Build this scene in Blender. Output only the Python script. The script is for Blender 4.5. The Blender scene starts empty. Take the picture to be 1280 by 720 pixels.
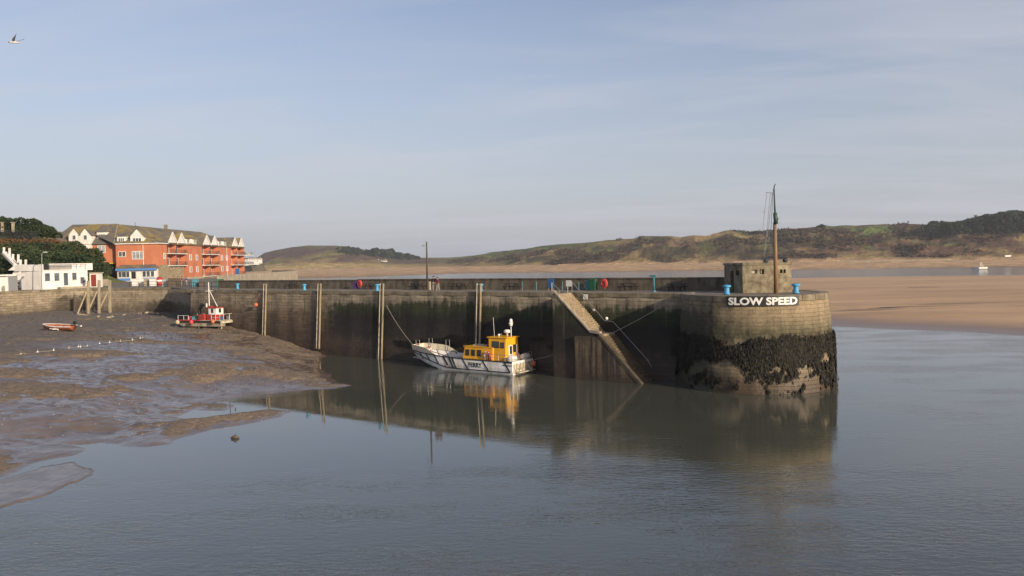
import bpy, math, random
import numpy as np
from mathutils import Vector, Matrix
random.seed(7); RNG = np.random.default_rng(11)
scene = bpy.context.scene
col = scene.collection
R = math.radians

# ------------------------------------------------------------------ camera
CZ = 11.7; ZD = 8.36
th = math.atan(.033); ro = math.atan(.021)
F_ = Vector((0, math.cos(th), -math.sin(th))); U0 = Vector((0, math.sin(th), math.cos(th))); X0 = Vector((1, 0, 0))
R_ = math.cos(ro) * X0 - math.sin(ro) * U0; U_ = math.sin(ro) * X0 + math.cos(ro) * U0
cam_d = bpy.data.cameras.new('camera'); cam = bpy.data.objects.new('camera', cam_d); col.objects.link(cam)
rot = Matrix((R_, U_, -F_)).transposed().to_4x4()
cam.matrix_world = Matrix.Translation((0, 0, CZ)) @ rot
cam_d.sensor_width = 36; cam_d.lens = 28.125; cam_d.clip_start = .5; cam_d.clip_end = 20000
scene.camera = cam
scene.render.resolution_x = 1024; scene.render.resolution_y = 576

# ------------------------------------------------------------------ light
SUN_AZ = 42; SUN_EL = 17
sd = Vector((math.sin(R(SUN_AZ)) * math.cos(R(SUN_EL)), -math.cos(R(SUN_AZ)) * math.cos(R(SUN_EL)), math.sin(R(SUN_EL))))
sl = bpy.data.lights.new('sun', 'SUN'); sl.energy = 4.8; sl.angle = R(.6); sl.color = (1, .84, .63)
so = bpy.data.objects.new('sun', sl); col.objects.link(so); so.rotation_euler = sd.to_track_quat('Z', 'Y').to_euler()
world = bpy.data.worlds.new('World'); scene.world = world; world.use_nodes = True
wt = world.node_tree; wt.nodes.clear()
def wn(t, **k):
    n = wt.nodes.new(t)
    for a, b in k.items(): setattr(n, a, b)
    return n
sky = wn('ShaderNodeTexSky', sky_type='NISHITA'); sky.sun_disc = False
sky.sun_elevation = R(SUN_EL); sky.sun_rotation = math.atan2(sd.x, sd.y); sky.air_density = 1.0; sky.dust_density = 1.6; sky.ozone_density = 1.3
tc = wn('ShaderNodeTexCoord'); sep = wn('ShaderNodeSeparateXYZ'); wt.links.new(tc.outputs['Generated'], sep.inputs[0])
def wmath(op, a, b=None, c=None):
    n = wn('ShaderNodeMath', operation=op)
    for i, v in enumerate((a, b, c)):
        if v is None: continue
        if isinstance(v, (int, float)): n.inputs[i].default_value = v
        else: wt.links.new(v, n.inputs[i])
    return n.outputs[0]
zz = wmath('ADD', wmath('MAXIMUM', sep.outputs[2], 0), .09)
cx = wmath('DIVIDE', sep.outputs[0], zz); cy = wmath('DIVIDE', sep.outputs[1], zz)
cmb = wn('ShaderNodeCombineXYZ')
wt.links.new(wmath('ADD', wmath('MULTIPLY', cx, .30), wmath('MULTIPLY', cy, .16)), cmb.inputs[0]); wt.links.new(wmath('MULTIPLY', cy, .85), cmb.inputs[1])
n1 = wn('ShaderNodeTexNoise'); n1.inputs['Scale'].default_value = 1.5; n1.inputs['Detail'].default_value = 8; n1.inputs['Roughness'].default_value = .55; n1.inputs['Distortion'].default_value = .6
wt.links.new(cmb.outputs[0], n1.inputs['Vector'])
cr = wn('ShaderNodeMapRange'); cr.inputs['From Min'].default_value = .44; cr.inputs['From Max'].default_value = .68; wt.links.new(n1.outputs['Fac'], cr.inputs['Value'])
hz = wn('ShaderNodeMapRange'); hz.inputs['From Min'].default_value = 0; hz.inputs['From Max'].default_value = .34; hz.inputs['To Min'].default_value = .85; hz.inputs['To Max'].default_value = .10; wt.links.new(sep.outputs[2], hz.inputs['Value'])
cf = hz.outputs[0]
mx = wn('ShaderNodeMix', data_type='RGBA'); wt.links.new(wmath('MINIMUM', cf, .9), mx.inputs['Factor'])
tint = wn('ShaderNodeMix', data_type='RGBA', blend_type='MULTIPLY'); tint.inputs['Factor'].default_value = 1; tint.inputs['B'].default_value = (1.08, .955, 1.0, 1)
wt.links.new(sky.outputs[0], tint.inputs['A']); wt.links.new(tint.outputs['Result'], mx.inputs['A'])
mx.inputs['B'].default_value = (3.35, 3.62, 4.2, 1)
cl = wn('ShaderNodeMix', data_type='RGBA'); wt.links.new(mx.outputs['Result'], cl.inputs['A']); cl.inputs['B'].default_value = (4.3, 4.35, 4.8, 1); wt.links.new(wmath('MULTIPLY', cr.outputs[0], .45), cl.inputs['Factor'])
bg = wn('ShaderNodeBackground'); bg.inputs['Strength'].default_value = .125; wt.links.new(cl.outputs['Result'], bg.inputs['Color'])
wo = wn('ShaderNodeOutputWorld'); wt.links.new(bg.outputs[0], wo.inputs['Surface'])
scene.view_settings.view_transform = 'Standard'; scene.view_settings.look = 'None'; scene.view_settings.gamma = 1; scene.view_settings.exposure = .22
scene.view_settings.use_curve_mapping = False
scene.render.engine = 'CYCLES'

# ------------------------------------------------------------------ placing helpers (surveyed points -> metres)
def ray(px, py): return F_ + R_ * ((px - 640) / 1000) + U_ * ((360 - py) / 1000)
def G(px, py, z=0.0):
    d = ray(px, py); t = (z - CZ) / d.z; return Vector((d.x * t, d.y * t, z))
def AT(px, py, Y):
    d = ray(px, py); t = Y / d.y; return Vector((d.x * t, Y, CZ + d.z * t))
E_ = Vector((-.804, .595, 0)); N_ = Vector((.595, .804, 0)); O_ = Vector((14.37, 77.05, 0))
def W(s, t, z): return O_ + E_ * s + N_ * t + Vector((0, 0, z))
def WF(px, py, t=0.0):      # where a sight line meets a plane parallel to the pier: (s, z)
    d = ray(px, py); k = (O_ + N_ * t).dot(N_) / d.dot(N_); P = d * k
    return (P - O_).dot(E_), CZ + P.z
PIER_ROT = math.atan2(E_.y, E_.x)
CEN = Vector((22.4, 74.2, 0)); RT = 6.45; RB = 7.05

# ------------------------------------------------------------------ numpy noise
def vnoise(x, y, seed=0):
    xi = np.floor(x).astype(np.int64); yi = np.floor(y).astype(np.int64); xf = x - xi; yf = y - yi
    def h(a, b):
        n = (a * 374761393 + b * 668265263 + seed * 1442695041) & 0xffffffff
        n = ((n ^ (n >> 13)) * 1274126177) & 0xffffffff
        return ((n ^ (n >> 16)) & 0xffff) / 65535.0
    u = xf * xf * (3 - 2 * xf); v = yf * yf * (3 - 2 * yf)
    return (h(xi, yi) * (1 - u) + h(xi + 1, yi) * u) * (1 - v) + (h(xi, yi + 1) * (1 - u) + h(xi + 1, yi + 1) * u) * v
def fbm(x, y, o=5, seed=0, g=.5):
    r = 0; a = 1; t = 0
    for i in range(o):
        r = r + a * vnoise(x * 2 ** i + i * 17.3, y * 2 ** i + i * 9.1, seed + i); t += a; a *= g
    return r / t
def sstep(a, b, x):
    t = np.clip((x - a) / (b - a), 0, 1); return t * t * (3 - 2 * t)

# ------------------------------------------------------------------ materials
def mat(name, c, rough=.7, c2=None, scale=3.0, bump=0.0, bscale=None, metal=0.0, spec=None, stretch=None, detail=5, lo=.35, hi=.65, c3=None, emit=None, bdist=.02):
    m = bpy.data.materials.new(name); m.use_nodes = True; t = m.node_tree; p = t.nodes['Principled BSDF']
    p.inputs['Roughness'].default_value = rough; p.inputs['Metallic'].default_value = metal
    if spec is not None: p.inputs['Specular IOR Level'].default_value = spec
    geo = t.nodes.new('ShaderNodeTexCoord'); mp = t.nodes.new('ShaderNodeMapping'); t.links.new(geo.outputs['Object'], mp.inputs[0])
    if stretch: mp.inputs['Scale'].default_value = stretch
    if c2 is None: c2 = tuple(v * .82 for v in c)
    n = t.nodes.new('ShaderNodeTexNoise'); n.inputs['Scale'].default_value = scale; n.inputs['Detail'].default_value = detail; n.inputs['Roughness'].default_value = .6
    t.links.new(mp.outputs[0], n.inputs['Vector'])
    r = t.nodes.new('ShaderNodeValToRGB'); r.color_ramp.elements[0].position = lo; r.color_ramp.elements[1].position = hi
    r.color_ramp.elements[0].color = (*c2, 1); r.color_ramp.elements[1].color = (*c, 1)
    if c3: e = r.color_ramp.elements.new((lo + hi) / 2 + .02); e.color = (*c3, 1)
    t.links.new(n.outputs['Fac'], r.inputs[0]); t.links.new(r.outputs[0], p.inputs['Base Color'])
    if bump:
        b = t.nodes.new('ShaderNodeBump'); b.inputs['Strength'].default_value = bump; b.inputs['Distance'].default_value = bdist
        n2 = t.nodes.new('ShaderNodeTexNoise'); n2.inputs['Scale'].default_value = bscale or scale * 4; n2.inputs['Detail'].default_value = 4
        t.links.new(mp.outputs[0], n2.inputs['Vector']); t.links.new(n2.outputs['Fac'], b.inputs['Height']); t.links.new(b.outputs[0], p.inputs['Normal'])
    if emit: p.inputs['Emission Color'].default_value = (*emit, 1); p.inputs['Emission Strength'].default_value = 1
    return m

class NT:
    """tiny node-tree helper"""
    def __init__(s, name):
        s.m = bpy.data.materials.new(name); s.m.use_nodes = True; s.t = s.m.node_tree; s.p = s.t.nodes['Principled BSDF']
    def n(s, ty, **k):
        x = s.t.nodes.new(ty)
        for a, b in k.items(): setattr(x, a, b)
        return x
    def l(s, a, b): s.t.links.new(a, b)
    def put(s, sock, v):
        if isinstance(v, (int, float)): sock.default_value = (v, v, v, 1) if sock.type == 'RGBA' else v
        elif isinstance(v, tuple): sock.default_value = v if len(v) == 4 or sock.type == 'VECTOR' else (*v, 1)
        else: s.l(v, sock)
    def math(s, op, a, b=0.0, c=None, clamp=False):
        x = s.n('ShaderNodeMath', operation=op); x.use_clamp = clamp
        s.put(x.inputs[0], a); s.put(x.inputs[1], b)
        if c is not None: s.put(x.inputs[2], c)
        return x.outputs[0]
    def noise(s, vec, scale=1.0, detail=4, rough=.55, dist=0.0):
        x = s.n('ShaderNodeTexNoise'); s.l(vec, x.inputs['Vector']); x.inputs['Scale'].default_value = scale
        x.inputs['Detail'].default_value = detail; x.inputs['Roughness'].default_value = rough; x.inputs['Distortion'].default_value = dist
        return x.outputs['Fac']
    def mapv(s, vec, sc=(1, 1, 1), rz=0.0, loc=(0, 0, 0)):
        x = s.n('ShaderNodeMapping'); s.l(vec, x.inputs[0]); x.inputs['Scale'].default_value = sc; x.inputs['Rotation'].default_value = (0, 0, rz); x.inputs['Location'].default_value = loc
        return x.outputs[0]
    def rng(s, v, a, b, c=0.0, d=1.0, smooth=True):
        x = s.n('ShaderNodeMapRange'); 
        if smooth: x.interpolation_type = 'SMOOTHSTEP'
        s.put(x.inputs['Value'], v); x.inputs['From Min'].default_value = a; x.inputs['From Max'].default_value = b; x.inputs['To Min'].default_value = c; x.inputs['To Max'].default_value = d
        return x.outputs[0]
    def mix(s, f, a, b, blend='MIX'):
        x = s.n('ShaderNodeMix', data_type='RGBA', blend_type=blend); s.put(x.inputs['Factor'], f); s.put(x.inputs['A'], a); s.put(x.inputs['B'], b); return x.outputs['Result']
    def ramp(s, v, stops):
        x = s.n('ShaderNodeValToRGB'); s.put(x.inputs[0], v); e = x.color_ramp.elements
        e[0].position, e[0].color = stops[0][0], (*stops[0][1], 1); e[1].position, e[1].color = stops[-1][0], (*stops[-1][1], 1)
        for p_, c_ in stops[1:-1]: q = e.new(p_); q.color = (*c_, 1)
        return x.outputs[0]
    def bump(s, h, strength=.5, dist=.05, nrm=None):
        x = s.n('ShaderNodeBump'); s.put(x.inputs['Strength'], strength); x.inputs['Distance'].default_value = dist; s.l(h, x.inputs['Height'])
        if nrm is not None: s.l(nrm, x.inputs['Normal'])
        return x.outputs[0]

def pier_wall_material(name, roundel=False):
    k = NT(name); uv = k.n('ShaderNodeUVMap').outputs[0]
    sp = k.n('ShaderNodeSeparateXYZ'); k.l(uv, sp.inputs[0]); S, Z = sp.outputs[0], sp.outputs[1]
    big = k.noise(k.mapv(uv, (.22, .5, 1)), 1, 6, .6); streak = k.noise(k.mapv(uv, (1.6, .10, 1)), 1, 5, .65); fine = k.noise(uv, 5, 6, .7)
    mott = k.noise(uv, 1.1, 6, .65, .4)
    zn = k.math('ADD', Z, k.math('ADD', k.math('MULTIPLY', k.math('SUBTRACT', big, .5), 2.2), k.math('MULTIPLY', k.math('SUBTRACT', streak, .5), 2.6)))
    v = k.rng(zn, 0, 10, 0, 1, False)
    if roundel == 2:
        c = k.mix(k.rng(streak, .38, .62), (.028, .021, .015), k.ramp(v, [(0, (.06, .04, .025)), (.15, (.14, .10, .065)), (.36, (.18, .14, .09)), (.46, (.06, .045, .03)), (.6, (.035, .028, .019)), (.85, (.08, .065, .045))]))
    elif roundel:
        c = k.ramp(v, [(0, (.055, .036, .020)), (.10, (.075, .050, .028)), (.16, (.13, .10, .06)), (.24, (.24, .19, .12)), (.42, (.17, .14, .09)), (.49, (.055, .05, .026)), (.55, (.12, .105, .062)), (.64, (.22, .175, .11)), (.76, (.29, .225, .14)), (.86, (.30, .235, .15)), (.9, (.19, .16, .115))])
    else:
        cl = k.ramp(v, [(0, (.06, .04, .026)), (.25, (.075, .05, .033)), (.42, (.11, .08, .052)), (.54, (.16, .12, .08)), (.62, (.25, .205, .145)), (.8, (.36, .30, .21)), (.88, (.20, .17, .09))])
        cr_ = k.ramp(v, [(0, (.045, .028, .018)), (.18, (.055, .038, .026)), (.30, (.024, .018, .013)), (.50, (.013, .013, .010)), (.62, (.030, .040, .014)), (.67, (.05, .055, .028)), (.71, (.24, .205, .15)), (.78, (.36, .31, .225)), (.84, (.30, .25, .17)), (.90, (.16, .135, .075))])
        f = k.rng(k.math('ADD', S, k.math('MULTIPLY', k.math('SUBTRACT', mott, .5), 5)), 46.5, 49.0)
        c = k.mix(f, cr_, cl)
        # the quay corner is pale and clean
        g = k.rng(S, 80, 90); pale = k.ramp(v, [(0, (.09, .075, .055)), (.45, (.16, .13, .095)), (.62, (.32, .27, .195)), (.8, (.36, .30, .22)), (.9, (.20, .17, .10))])
        c = k.mix(g, c, pale)
        dk = k.math('MULTIPLY', k.math('MULTIPLY', k.rng(S, 232.5, 234.5), k.rng(S, 243, 239.5)), k.rng(k.math('ADD', Z, k.math('MULTIPLY', mott, 3)), 9.4, 8.0))
        dk = k.math('MAXIMUM', dk, k.math('MULTIPLY', k.rng(S, 250, 254), k.rng(k.math('ADD', Z, k.math('MULTIPLY', mott, 3)), 8.0, 7.0)))
        c = k.mix(k.math('MULTIPLY', dk, .8), c, (.045, .036, .025))
    if roundel is True:     # black and green algae, plus shade painted in on the head's sunless side
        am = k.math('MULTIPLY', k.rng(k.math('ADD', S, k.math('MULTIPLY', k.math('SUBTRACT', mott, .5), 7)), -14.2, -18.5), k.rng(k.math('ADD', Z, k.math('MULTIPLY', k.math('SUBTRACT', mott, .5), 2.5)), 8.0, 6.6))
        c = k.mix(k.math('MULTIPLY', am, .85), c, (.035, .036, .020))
    # masonry courses
    br = k.n('ShaderNodeTexBrick'); k.l(uv, br.inputs['Vector']); br.inputs['Scale'].default_value = 1; br.inputs['Brick Width'].default_value = 1.5 if not roundel else 1.25; br.inputs['Row Height'].default_value = 0.42 if not roundel else .34
    br.inputs['Mortar Size'].default_value = .018; br.inputs['Mortar Smooth'].default_value = .4; br.inputs['Color1'].default_value = (1, 1, 1, 1); br.inputs['Color2'].default_value = (.66, .63, .60, 1); br.inputs['Mortar'].default_value = (.38, .35, .32, 1)
    c = k.mix(0.85 if not roundel else .4, c, br.outputs['Color'], 'MULTIPLY')
    # thin dark weeps running down from the coping
    wv = k.noise(k.mapv(uv, (2.6, .05, 1), loc=(3, 0, 0)), 1, 3, .8)
    wf = k.math('MULTIPLY', k.rng(wv, .60, .68), k.rng(Z, 4.6, 6.6)); wf = k.math('MULTIPLY', wf, k.rng(Z, 8.3, 7.4))
    c = k.mix(k.math('MULTIPLY', wf, .85 if not roundel else .45), c, (.03, .022, .016))
    # pale lime runs
    lv = k.noise(k.mapv(uv, (1.9, .07, 1), loc=(30, 5, 0)), 1, 4, .7)
    c = k.mix(k.math('MULTIPLY', k.rng(lv, .62, .74), .4), c, (.30, .25, .18))
    c = k.mix(1, c, k.ramp(k.math('MULTIPLY', k.math('ADD', fine, mott), .5), [(.33, (.55, .53, .5)), (.66, (1.3, 1.3, 1.28))]), 'MULTIPLY')
    k.l(c, k.p.inputs['Base Color']); k.l(k.rng(Z, .5, 5, .55, .9), k.p.inputs['Roughness'])
    h = k.math('ADD', k.math('MULTIPLY', fine, .6), k.math('MULTIPLY', br.outputs['Fac'], -.5)); h = k.math('ADD', h, k.math('MULTIPLY', mott, .8))
    k.l(k.bump(h, .9, .07 if roundel else .12), k.p.inputs['Normal'])
    return k.m

def brick_wall_material(name, c1, c2):
    k = NT(name); ob = k.n('ShaderNodeTexCoord').outputs['Object']
    a = k.noise(ob, .25, 4); b = k.noise(k.mapv(ob, (1.2, 1.2, .15)), 1, 4, .6); f = k.noise(ob, 9, 2)
    c = k.mix(k.rng(a, .35, .65), c1, c2); c = k.mix(k.math('MULTIPLY', k.rng(b, .5, .72), .35), c, tuple(v * .6 for v in c2)); c = k.mix(.5, c, k.ramp(f, [(.3, (.75, .75, .75)), (.7, (1.15, 1.15, 1.15))]), 'MULTIPLY')
    k.l(c, k.p.inputs['Base Color']); k.p.inputs['Roughness'].default_value = .9
    return k.m

M = {}
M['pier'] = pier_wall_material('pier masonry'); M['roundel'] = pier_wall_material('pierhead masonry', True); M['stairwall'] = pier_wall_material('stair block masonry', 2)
M['deck'] = mat('pier paving', (.20, .17, .13), .85, (.12, .10, .075), 1.2, .3, 6)
M['coping'] = mat('coping stone', (.24, .20, .145), .85, (.12, .10, .055), .9, .4, 6)
M['parapet'] = mat('parapet stone', (.17, .14, .10), .95, (.07, .056, .04), 1.3, .6, 5, stretch=(1, 1, .5), bdist=.05)
M['block'] = mat('weathered concrete', (.27, .23, .155), .95, (.11, .09, .055), 1.6, .6, 8, c3=(.20, .17, .11), bdist=.05)
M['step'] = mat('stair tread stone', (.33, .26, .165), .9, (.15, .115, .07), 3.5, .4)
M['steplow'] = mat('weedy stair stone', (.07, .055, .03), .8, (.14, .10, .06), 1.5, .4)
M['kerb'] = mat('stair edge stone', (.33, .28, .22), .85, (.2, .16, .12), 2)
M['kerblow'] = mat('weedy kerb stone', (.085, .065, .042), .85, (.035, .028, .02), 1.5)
M['weed'] = mat('bladder wrack', (.026, .021, .009), .7, (.005, .005, .0035), 3.5, spec=.3, lo=.4, hi=.7)
M['white'] = mat('white paint', (.74, .73, .70), .5, (.62, .60, .55), 1.5)
M['render'] = mat('white render', (.72, .70, .67), .85, (.58, .56, .52), .8, stretch=(1, 1, .4))
M['black'] = mat('black paint', (.015, .015, .017), .5)
M['dark'] = mat('dark glass', (.02, .025, .03), .08, (.03, .035, .04), .5, spec=.8)
M['glassp'] = mat('curtained glass', (.42, .45, .46), .15, (.18, .2, .22), .45, spec=.7)
M['glassd'] = mat('window glass', (.10, .12, .14), .1, (.04, .05, .06), .5, spec=.8)
M['metal'] = mat('galvanised steel', (.38, .39, .40), .45, (.25, .25, .25), 6, metal=.6)
M['rustmetal'] = mat('weathered steel', (.22, .19, .16), .7, (.10, .07, .05), 3)
M['timber'] = mat('bleached timber', (.36, .31, .21), .85, (.20, .16, .10), 2.5, .4, stretch=(4, 4, .5))
M['timberd'] = mat('tarred timber', (.10, .075, .05), .85, (.05, .038, .026), 2, stretch=(4, 4, .5))
M['mastwood'] = mat('mast timber', (.26, .16, .08), .7, (.15, .09, .045), 2, stretch=(5, 5, .4))
M['mastgreen'] = mat('mast green paint', (.03, .07, .05), .6)
M['blue'] = mat('bollard blue paint', (.07, .33, .56), .5, (.05, .24, .42), 3)
M['teal'] = mat('blue green paint', (.04, .20, .25), .6, (.03, .14, .18), 3)
M['signblue'] = mat('sign blue', (.03, .12, .32), .5)
M['yellow'] = mat('ferry yellow paint', (.80, .40, .016), .42, (.66, .31, .015), 1.6, stretch=(1, 1, .35), lo=.3, hi=.6)
M['red'] = mat('red paint', (.40, .035, .028), .55, (.24, .03, .022), 2.5)
M['redpink'] = mat('bright red plastic', (.58, .06, .06), .55)
M['orange'] = mat('orange plastic', (.60, .15, .06), .6)
M['hull'] = mat('ferry hull paint', (.80, .79, .76), .4, (.50, .46, .38), 1.3, stretch=(1, 1, .22), lo=.3, hi=.52)
M['grime'] = mat('grimy white', (.55, .50, .40), .6, (.30, .25, .16), 2.2)
M['rope'] = mat('rope', (.34, .31, .25), .9)
M['brick'] = brick_wall_material('orange brick', (.50, .18, .09), (.42, .145, .078))
M['stonecl'] = mat('rubble stone cladding', (.36, .29, .19), .95, (.17, .13, .08), 1.8, .5, 4)
M['cream'] = mat('cream stone wall', (.40, .35, .26), .9, (.26, .22, .16), .6)
M['greysh'] = mat('grey shed cladding', (.26, .27, .28), .8)
M['brickd'] = mat('red brown door', (.22, .03, .02), .6)
M['fascia'] = mat('blue fascia', (.09, .24, .58), .5)
M['ygold'] = mat('gold sign', (.65, .38, .03), .6)
M['skin'] = mat('skin', (.45, .27, .19), .6); M['navy'] = mat('dark coat', (.012, .013, .02), .9); M['jean'] = mat('pale trousers', (.30, .27, .24), .9)
M['hair'] = mat('dark hair', (.03, .02, .015), .7); M['coatred'] = mat('maroon coat', (.16, .03, .03), .9); M['coatblue'] = mat('blue jacket', (.04, .08, .2), .9)
M['green'] = mat('green bin plastic', (.015, .10, .05), .5)
M['dinghy'] = mat('varnished hull', (.34, .10, .035), .45, (.24, .075, .03), 1.5)
M['pontoon'] = mat('weathered pontoon', (.40, .35, .26), .8, (.20, .16, .11), 1.5)

def roof_material():
    k = NT('slate roof'); ob = k.n('ShaderNodeTexCoord').outputs['Object']
    a = k.noise(ob, .16, 6, .65, .5); b = k.noise(ob, 1.0, 5, .7); s = k.noise(k.mapv(ob, (.5, .5, 5)), 1, 2)
    c = k.mix(k.rng(k.math('ADD', k.math('MULTIPLY', a, .75), k.math('MULTIPLY', b, .25)), .45, .57), (.115, .105, .095), (.225, .17, .055))
    c = k.mix(.6, c, k.ramp(s, [(.35, (.7, .7, .7)), (.65, (1.2, 1.2, 1.2))]), 'MULTIPLY')
    k.l(c, k.p.inputs['Base Color']); k.p.inputs['Roughness'].default_value = .85; return k.m
M['roof'] = roof_material()

def water_material():
    k = NT('harbour water'); pos = k.n('ShaderNodeNewGeometry').outputs['Position']
    sp = k.n('ShaderNodeSeparateXYZ'); k.l(pos, sp.inputs[0]); X, Y = sp.outputs[0], sp.outputs[1]
    big = k.noise(k.mapv(pos, (.05, .05, 1)), 1, 4, .5, .3); wob = k.math('MULTIPLY', k.math('SUBTRACT', big, .5), 20)
    # calm tongue of water lying between the mud and the open harbour
    a = k.math('ADD', k.math('ADD', Y, k.math('MULTIPLY', X, .10)), k.math('MULTIPLY', wob, .7))
    calm = k.math('MULTIPLY', k.rng(a, 41, 47), k.rng(a, 74, 66)); calm = k.math('MULTIPLY', calm, k.rng(k.math('ADD', X, wob), 6, -4))
    rip = k.math('MULTIPLY', k.rng(calm, 0, 1, 1, .12), k.rng(k.math('ADD', Y, wob), 30, 48, 1.5, .8))
    lee = k.math('MULTIPLY', k.math('MULTIPLY', k.rng(a, 42, 52), k.rng(a, 84, 72)), k.rng(k.math('ADD', X, k.math('MULTIPLY', wob, .5)), 36, 22)); rip = k.math('MULTIPLY', rip, k.rng(lee, 0, 1, 1, .62))
    v1 = k.noise(k.mapv(pos, (1.5, 3.6, 1), rz=R(24)), 1, 3, .55, .35); v2 = k.noise(k.mapv(pos, (5, 10, 1), rz=R(16)), 1, 2, .5, .2)
    v3 = k.noise(k.mapv(pos, (.22, .5, 1), rz=R(-15)), 1, 3, .5)
    gust = k.rng(k.noise(k.mapv(pos, (.09, .2, 1), rz=R(10), loc=(5, 2, 0)), 1, 4, .6), .36, .64, .35, 1.45)
    h = k.math('ADD', k.math('ADD', k.math('MULTIPLY', v1, 1.0), k.math('MULTIPLY', v2, .30)), k.math('MULTIPLY', v3, 1.2))
    nrm = k.bump(h, k.math('MULTIPLY', k.math('MULTIPLY', rip, gust), k.rng(Y, 90, 500, 1, 5)), .020)
    k.l(nrm, k.p.inputs['Normal'])
    c = k.mix(k.rng(big, .35, .65), (.060, .064, .050), (.070, .072, .054))
    k.l(c, k.p.inputs['Base Color']); k.p.inputs['Roughness'].default_value = .05; k.p.inputs['IOR'].default_value = 1.7
    k.l(k.rng(k.math('MULTIPLY', rip, k.rng(Y, 40, 300)), 0, 1, .02, .08), k.p.inputs['Roughness'])
    return k.m
M['water'] = water_material()

def mud_material():
    k = NT('tidal mud'); pos = k.n('ShaderNodeNewGeometry').outputs['Position']
    at = k.n('ShaderNodeAttribute', attribute_name='dry'); dry = at.outputs['Fac']; lv = k.n('ShaderNodeAttribute', attribute_name='level').outputs['Fac']
    f = k.noise(pos, 3.2, 6, .7); g = k.noise(pos, .7, 5, .6, .4)
    d = k.rng(k.math('ADD', dry, k.math('MULTIPLY', k.math('SUBTRACT', f, .5), .55)), .30, .62)
    wet = k.mix(k.rng(g, .35, .65), (.150, .110, .080), (.108, .080, .060)); dryc = k.mix(k.rng(f, .38, .62), (.185, .130, .078), (.095, .070, .046))
    c = k.mix(d, wet, dryc); c = k.mix(k.rng(lv, 2.7, 3.6), c, k.mix(k.rng(f, .4, .6), (.125, .098, .074), (.070, .056, .043)))
    k.l(c, k.p.inputs['Base Color'])
    r = k.mix(d, k.rng(g, .3, .7, .12, .26), .78); k.l(k.mix(k.rng(lv, 2.7, 3.6), r, .8), k.p.inputs['Roughness'])
    rp = k.n('ShaderNodeTexWave'); k.l(k.mapv(pos, (.5, 1.5, 1), rz=R(10)), rp.inputs['Vector']); rp.inputs['Scale'].default_value = .9; rp.inputs['Distortion'].default_value = 5; rp.inputs['Detail'].default_value = 3; rp.inputs['Detail Scale'].default_value = .7
    h = k.math('ADD', k.math('MULTIPLY', f, k.rng(d, 0, 1, .07, 1.0)), k.math('MULTIPLY', rp.outputs['Fac'], .06))
    k.l(k.bump(h, .75, .16), k.p.inputs['Normal']); k.p.inputs['Specular IOR Level'].default_value = .9
    return k.m
M['mud'] = mud_material()

def sand_material():
    k = NT('estuary sand'); pos = k.n('ShaderNodeNewGeometry').outputs['Position']
    lv = k.n('ShaderNodeAttribute', attribute_name='level').outputs['Fac']; wd = k.n('ShaderNodeAttribute', attribute_name='wrack').outputs['Fac']
    g = k.noise(k.mapv(pos, (.012, .05, 1)), 1, 6, .6, .4); f = k.noise(k.mapv(pos, (.25, .8, 1)), 1, 5, .7)
    dry = k.mix(k.rng(g, .35, .65), (.52, .34, .19), (.41, .26, .14)); wet = (.20, .13, .09)
    c = k.mix(k.rng(k.math('ADD', lv, k.math('MULTIPLY', k.math('SUBTRACT', g, .5), .35)), .12, .50), wet, dry)
    wet2 = k.noise(k.mapv(pos, (.010, .075, 1), rz=R(6), loc=(3, 1, 0)), 1, 7, .62, .5); c = k.mix(k.math('MULTIPLY', k.rng(wet2, .52, .62), .45), c, (.24, .155, .10))
    c = k.mix(k.math('MULTIPLY', k.rng(f, .52, .7), .35), c, (.20, .12, .06)); c = k.mix(wd, c, (.045, .032, .018))
    k.l(c, k.p.inputs['Base Color']); k.l(k.rng(lv, .05, .6, .35, .9), k.p.inputs['Roughness']); k.l(k.bump(f, .4, .12), k.p.inputs['Normal'])
    return k.m
M['sand'] = sand_material()

def hill_material():
    k = NT('dune grass and scrub'); pos = k.n('ShaderNodeNewGeometry').outputs['Position']
    vc = k.n('ShaderNodeVertexColor', layer_name='cover').outputs[0]
    f = k.noise(pos, .05, 6, .75, .3); f2 = k.noise(pos, .22, 4, .7)
    c = k.mix(.8, vc, k.ramp(f, [(.34, (.45, .42, .45)), (.5, (1, 1, 1)), (.64, (1.8, 1.7, 1.4))]), 'MULTIPLY')
    c = k.mix(.7, c, k.ramp(f2, [(.35, (.65, .65, .65)), (.65, (1.3, 1.3, 1.3))]), 'MULTIPLY')
    k.l(c, k.p.inputs['Base Color']); k.p.inputs['Roughness'].default_value = .95; k.p.inputs['Specular IOR Level'].default_value = .1
    k.l(k.bump(k.math('ADD', f2, f), .8, 3.0), k.p.inputs['Normal'])
    return k.m
M['hill'] = hill_material()
def leaf(name, a, b, sc=.5):
    return mat(name, a, .9, b, sc, spec=.15, detail=3)
M['leafdark'] = leaf('dark evergreen leaves', (.040, .060, .024), (.018, .030, .014), .3)
M['leaffar'] = leaf('far woodland leaves', (.040, .056, .026), (.016, .026, .014), .06)
M['leafhedge'] = leaf('hedge leaves', (.055, .075, .030), (.022, .034, .014), .9)
M['leafbrown'] = leaf('bracken', (.13, .075, .035), (.07, .045, .022), .9)
M['scrub'] = leaf('heather scrub', (.085, .055, .036), (.040, .036, .020), .03)
M['trunk'] = mat('bark', (.09, .065, .045), .9)
M['iron'] = mat('black iron railing', (.03, .03, .033), .6)
M['gullwhite'] = mat('gull white feathers', (.75, .72, .66), .8); M['gullgrey'] = mat('gull grey feathers', (.10, .10, .11), .8)

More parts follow.
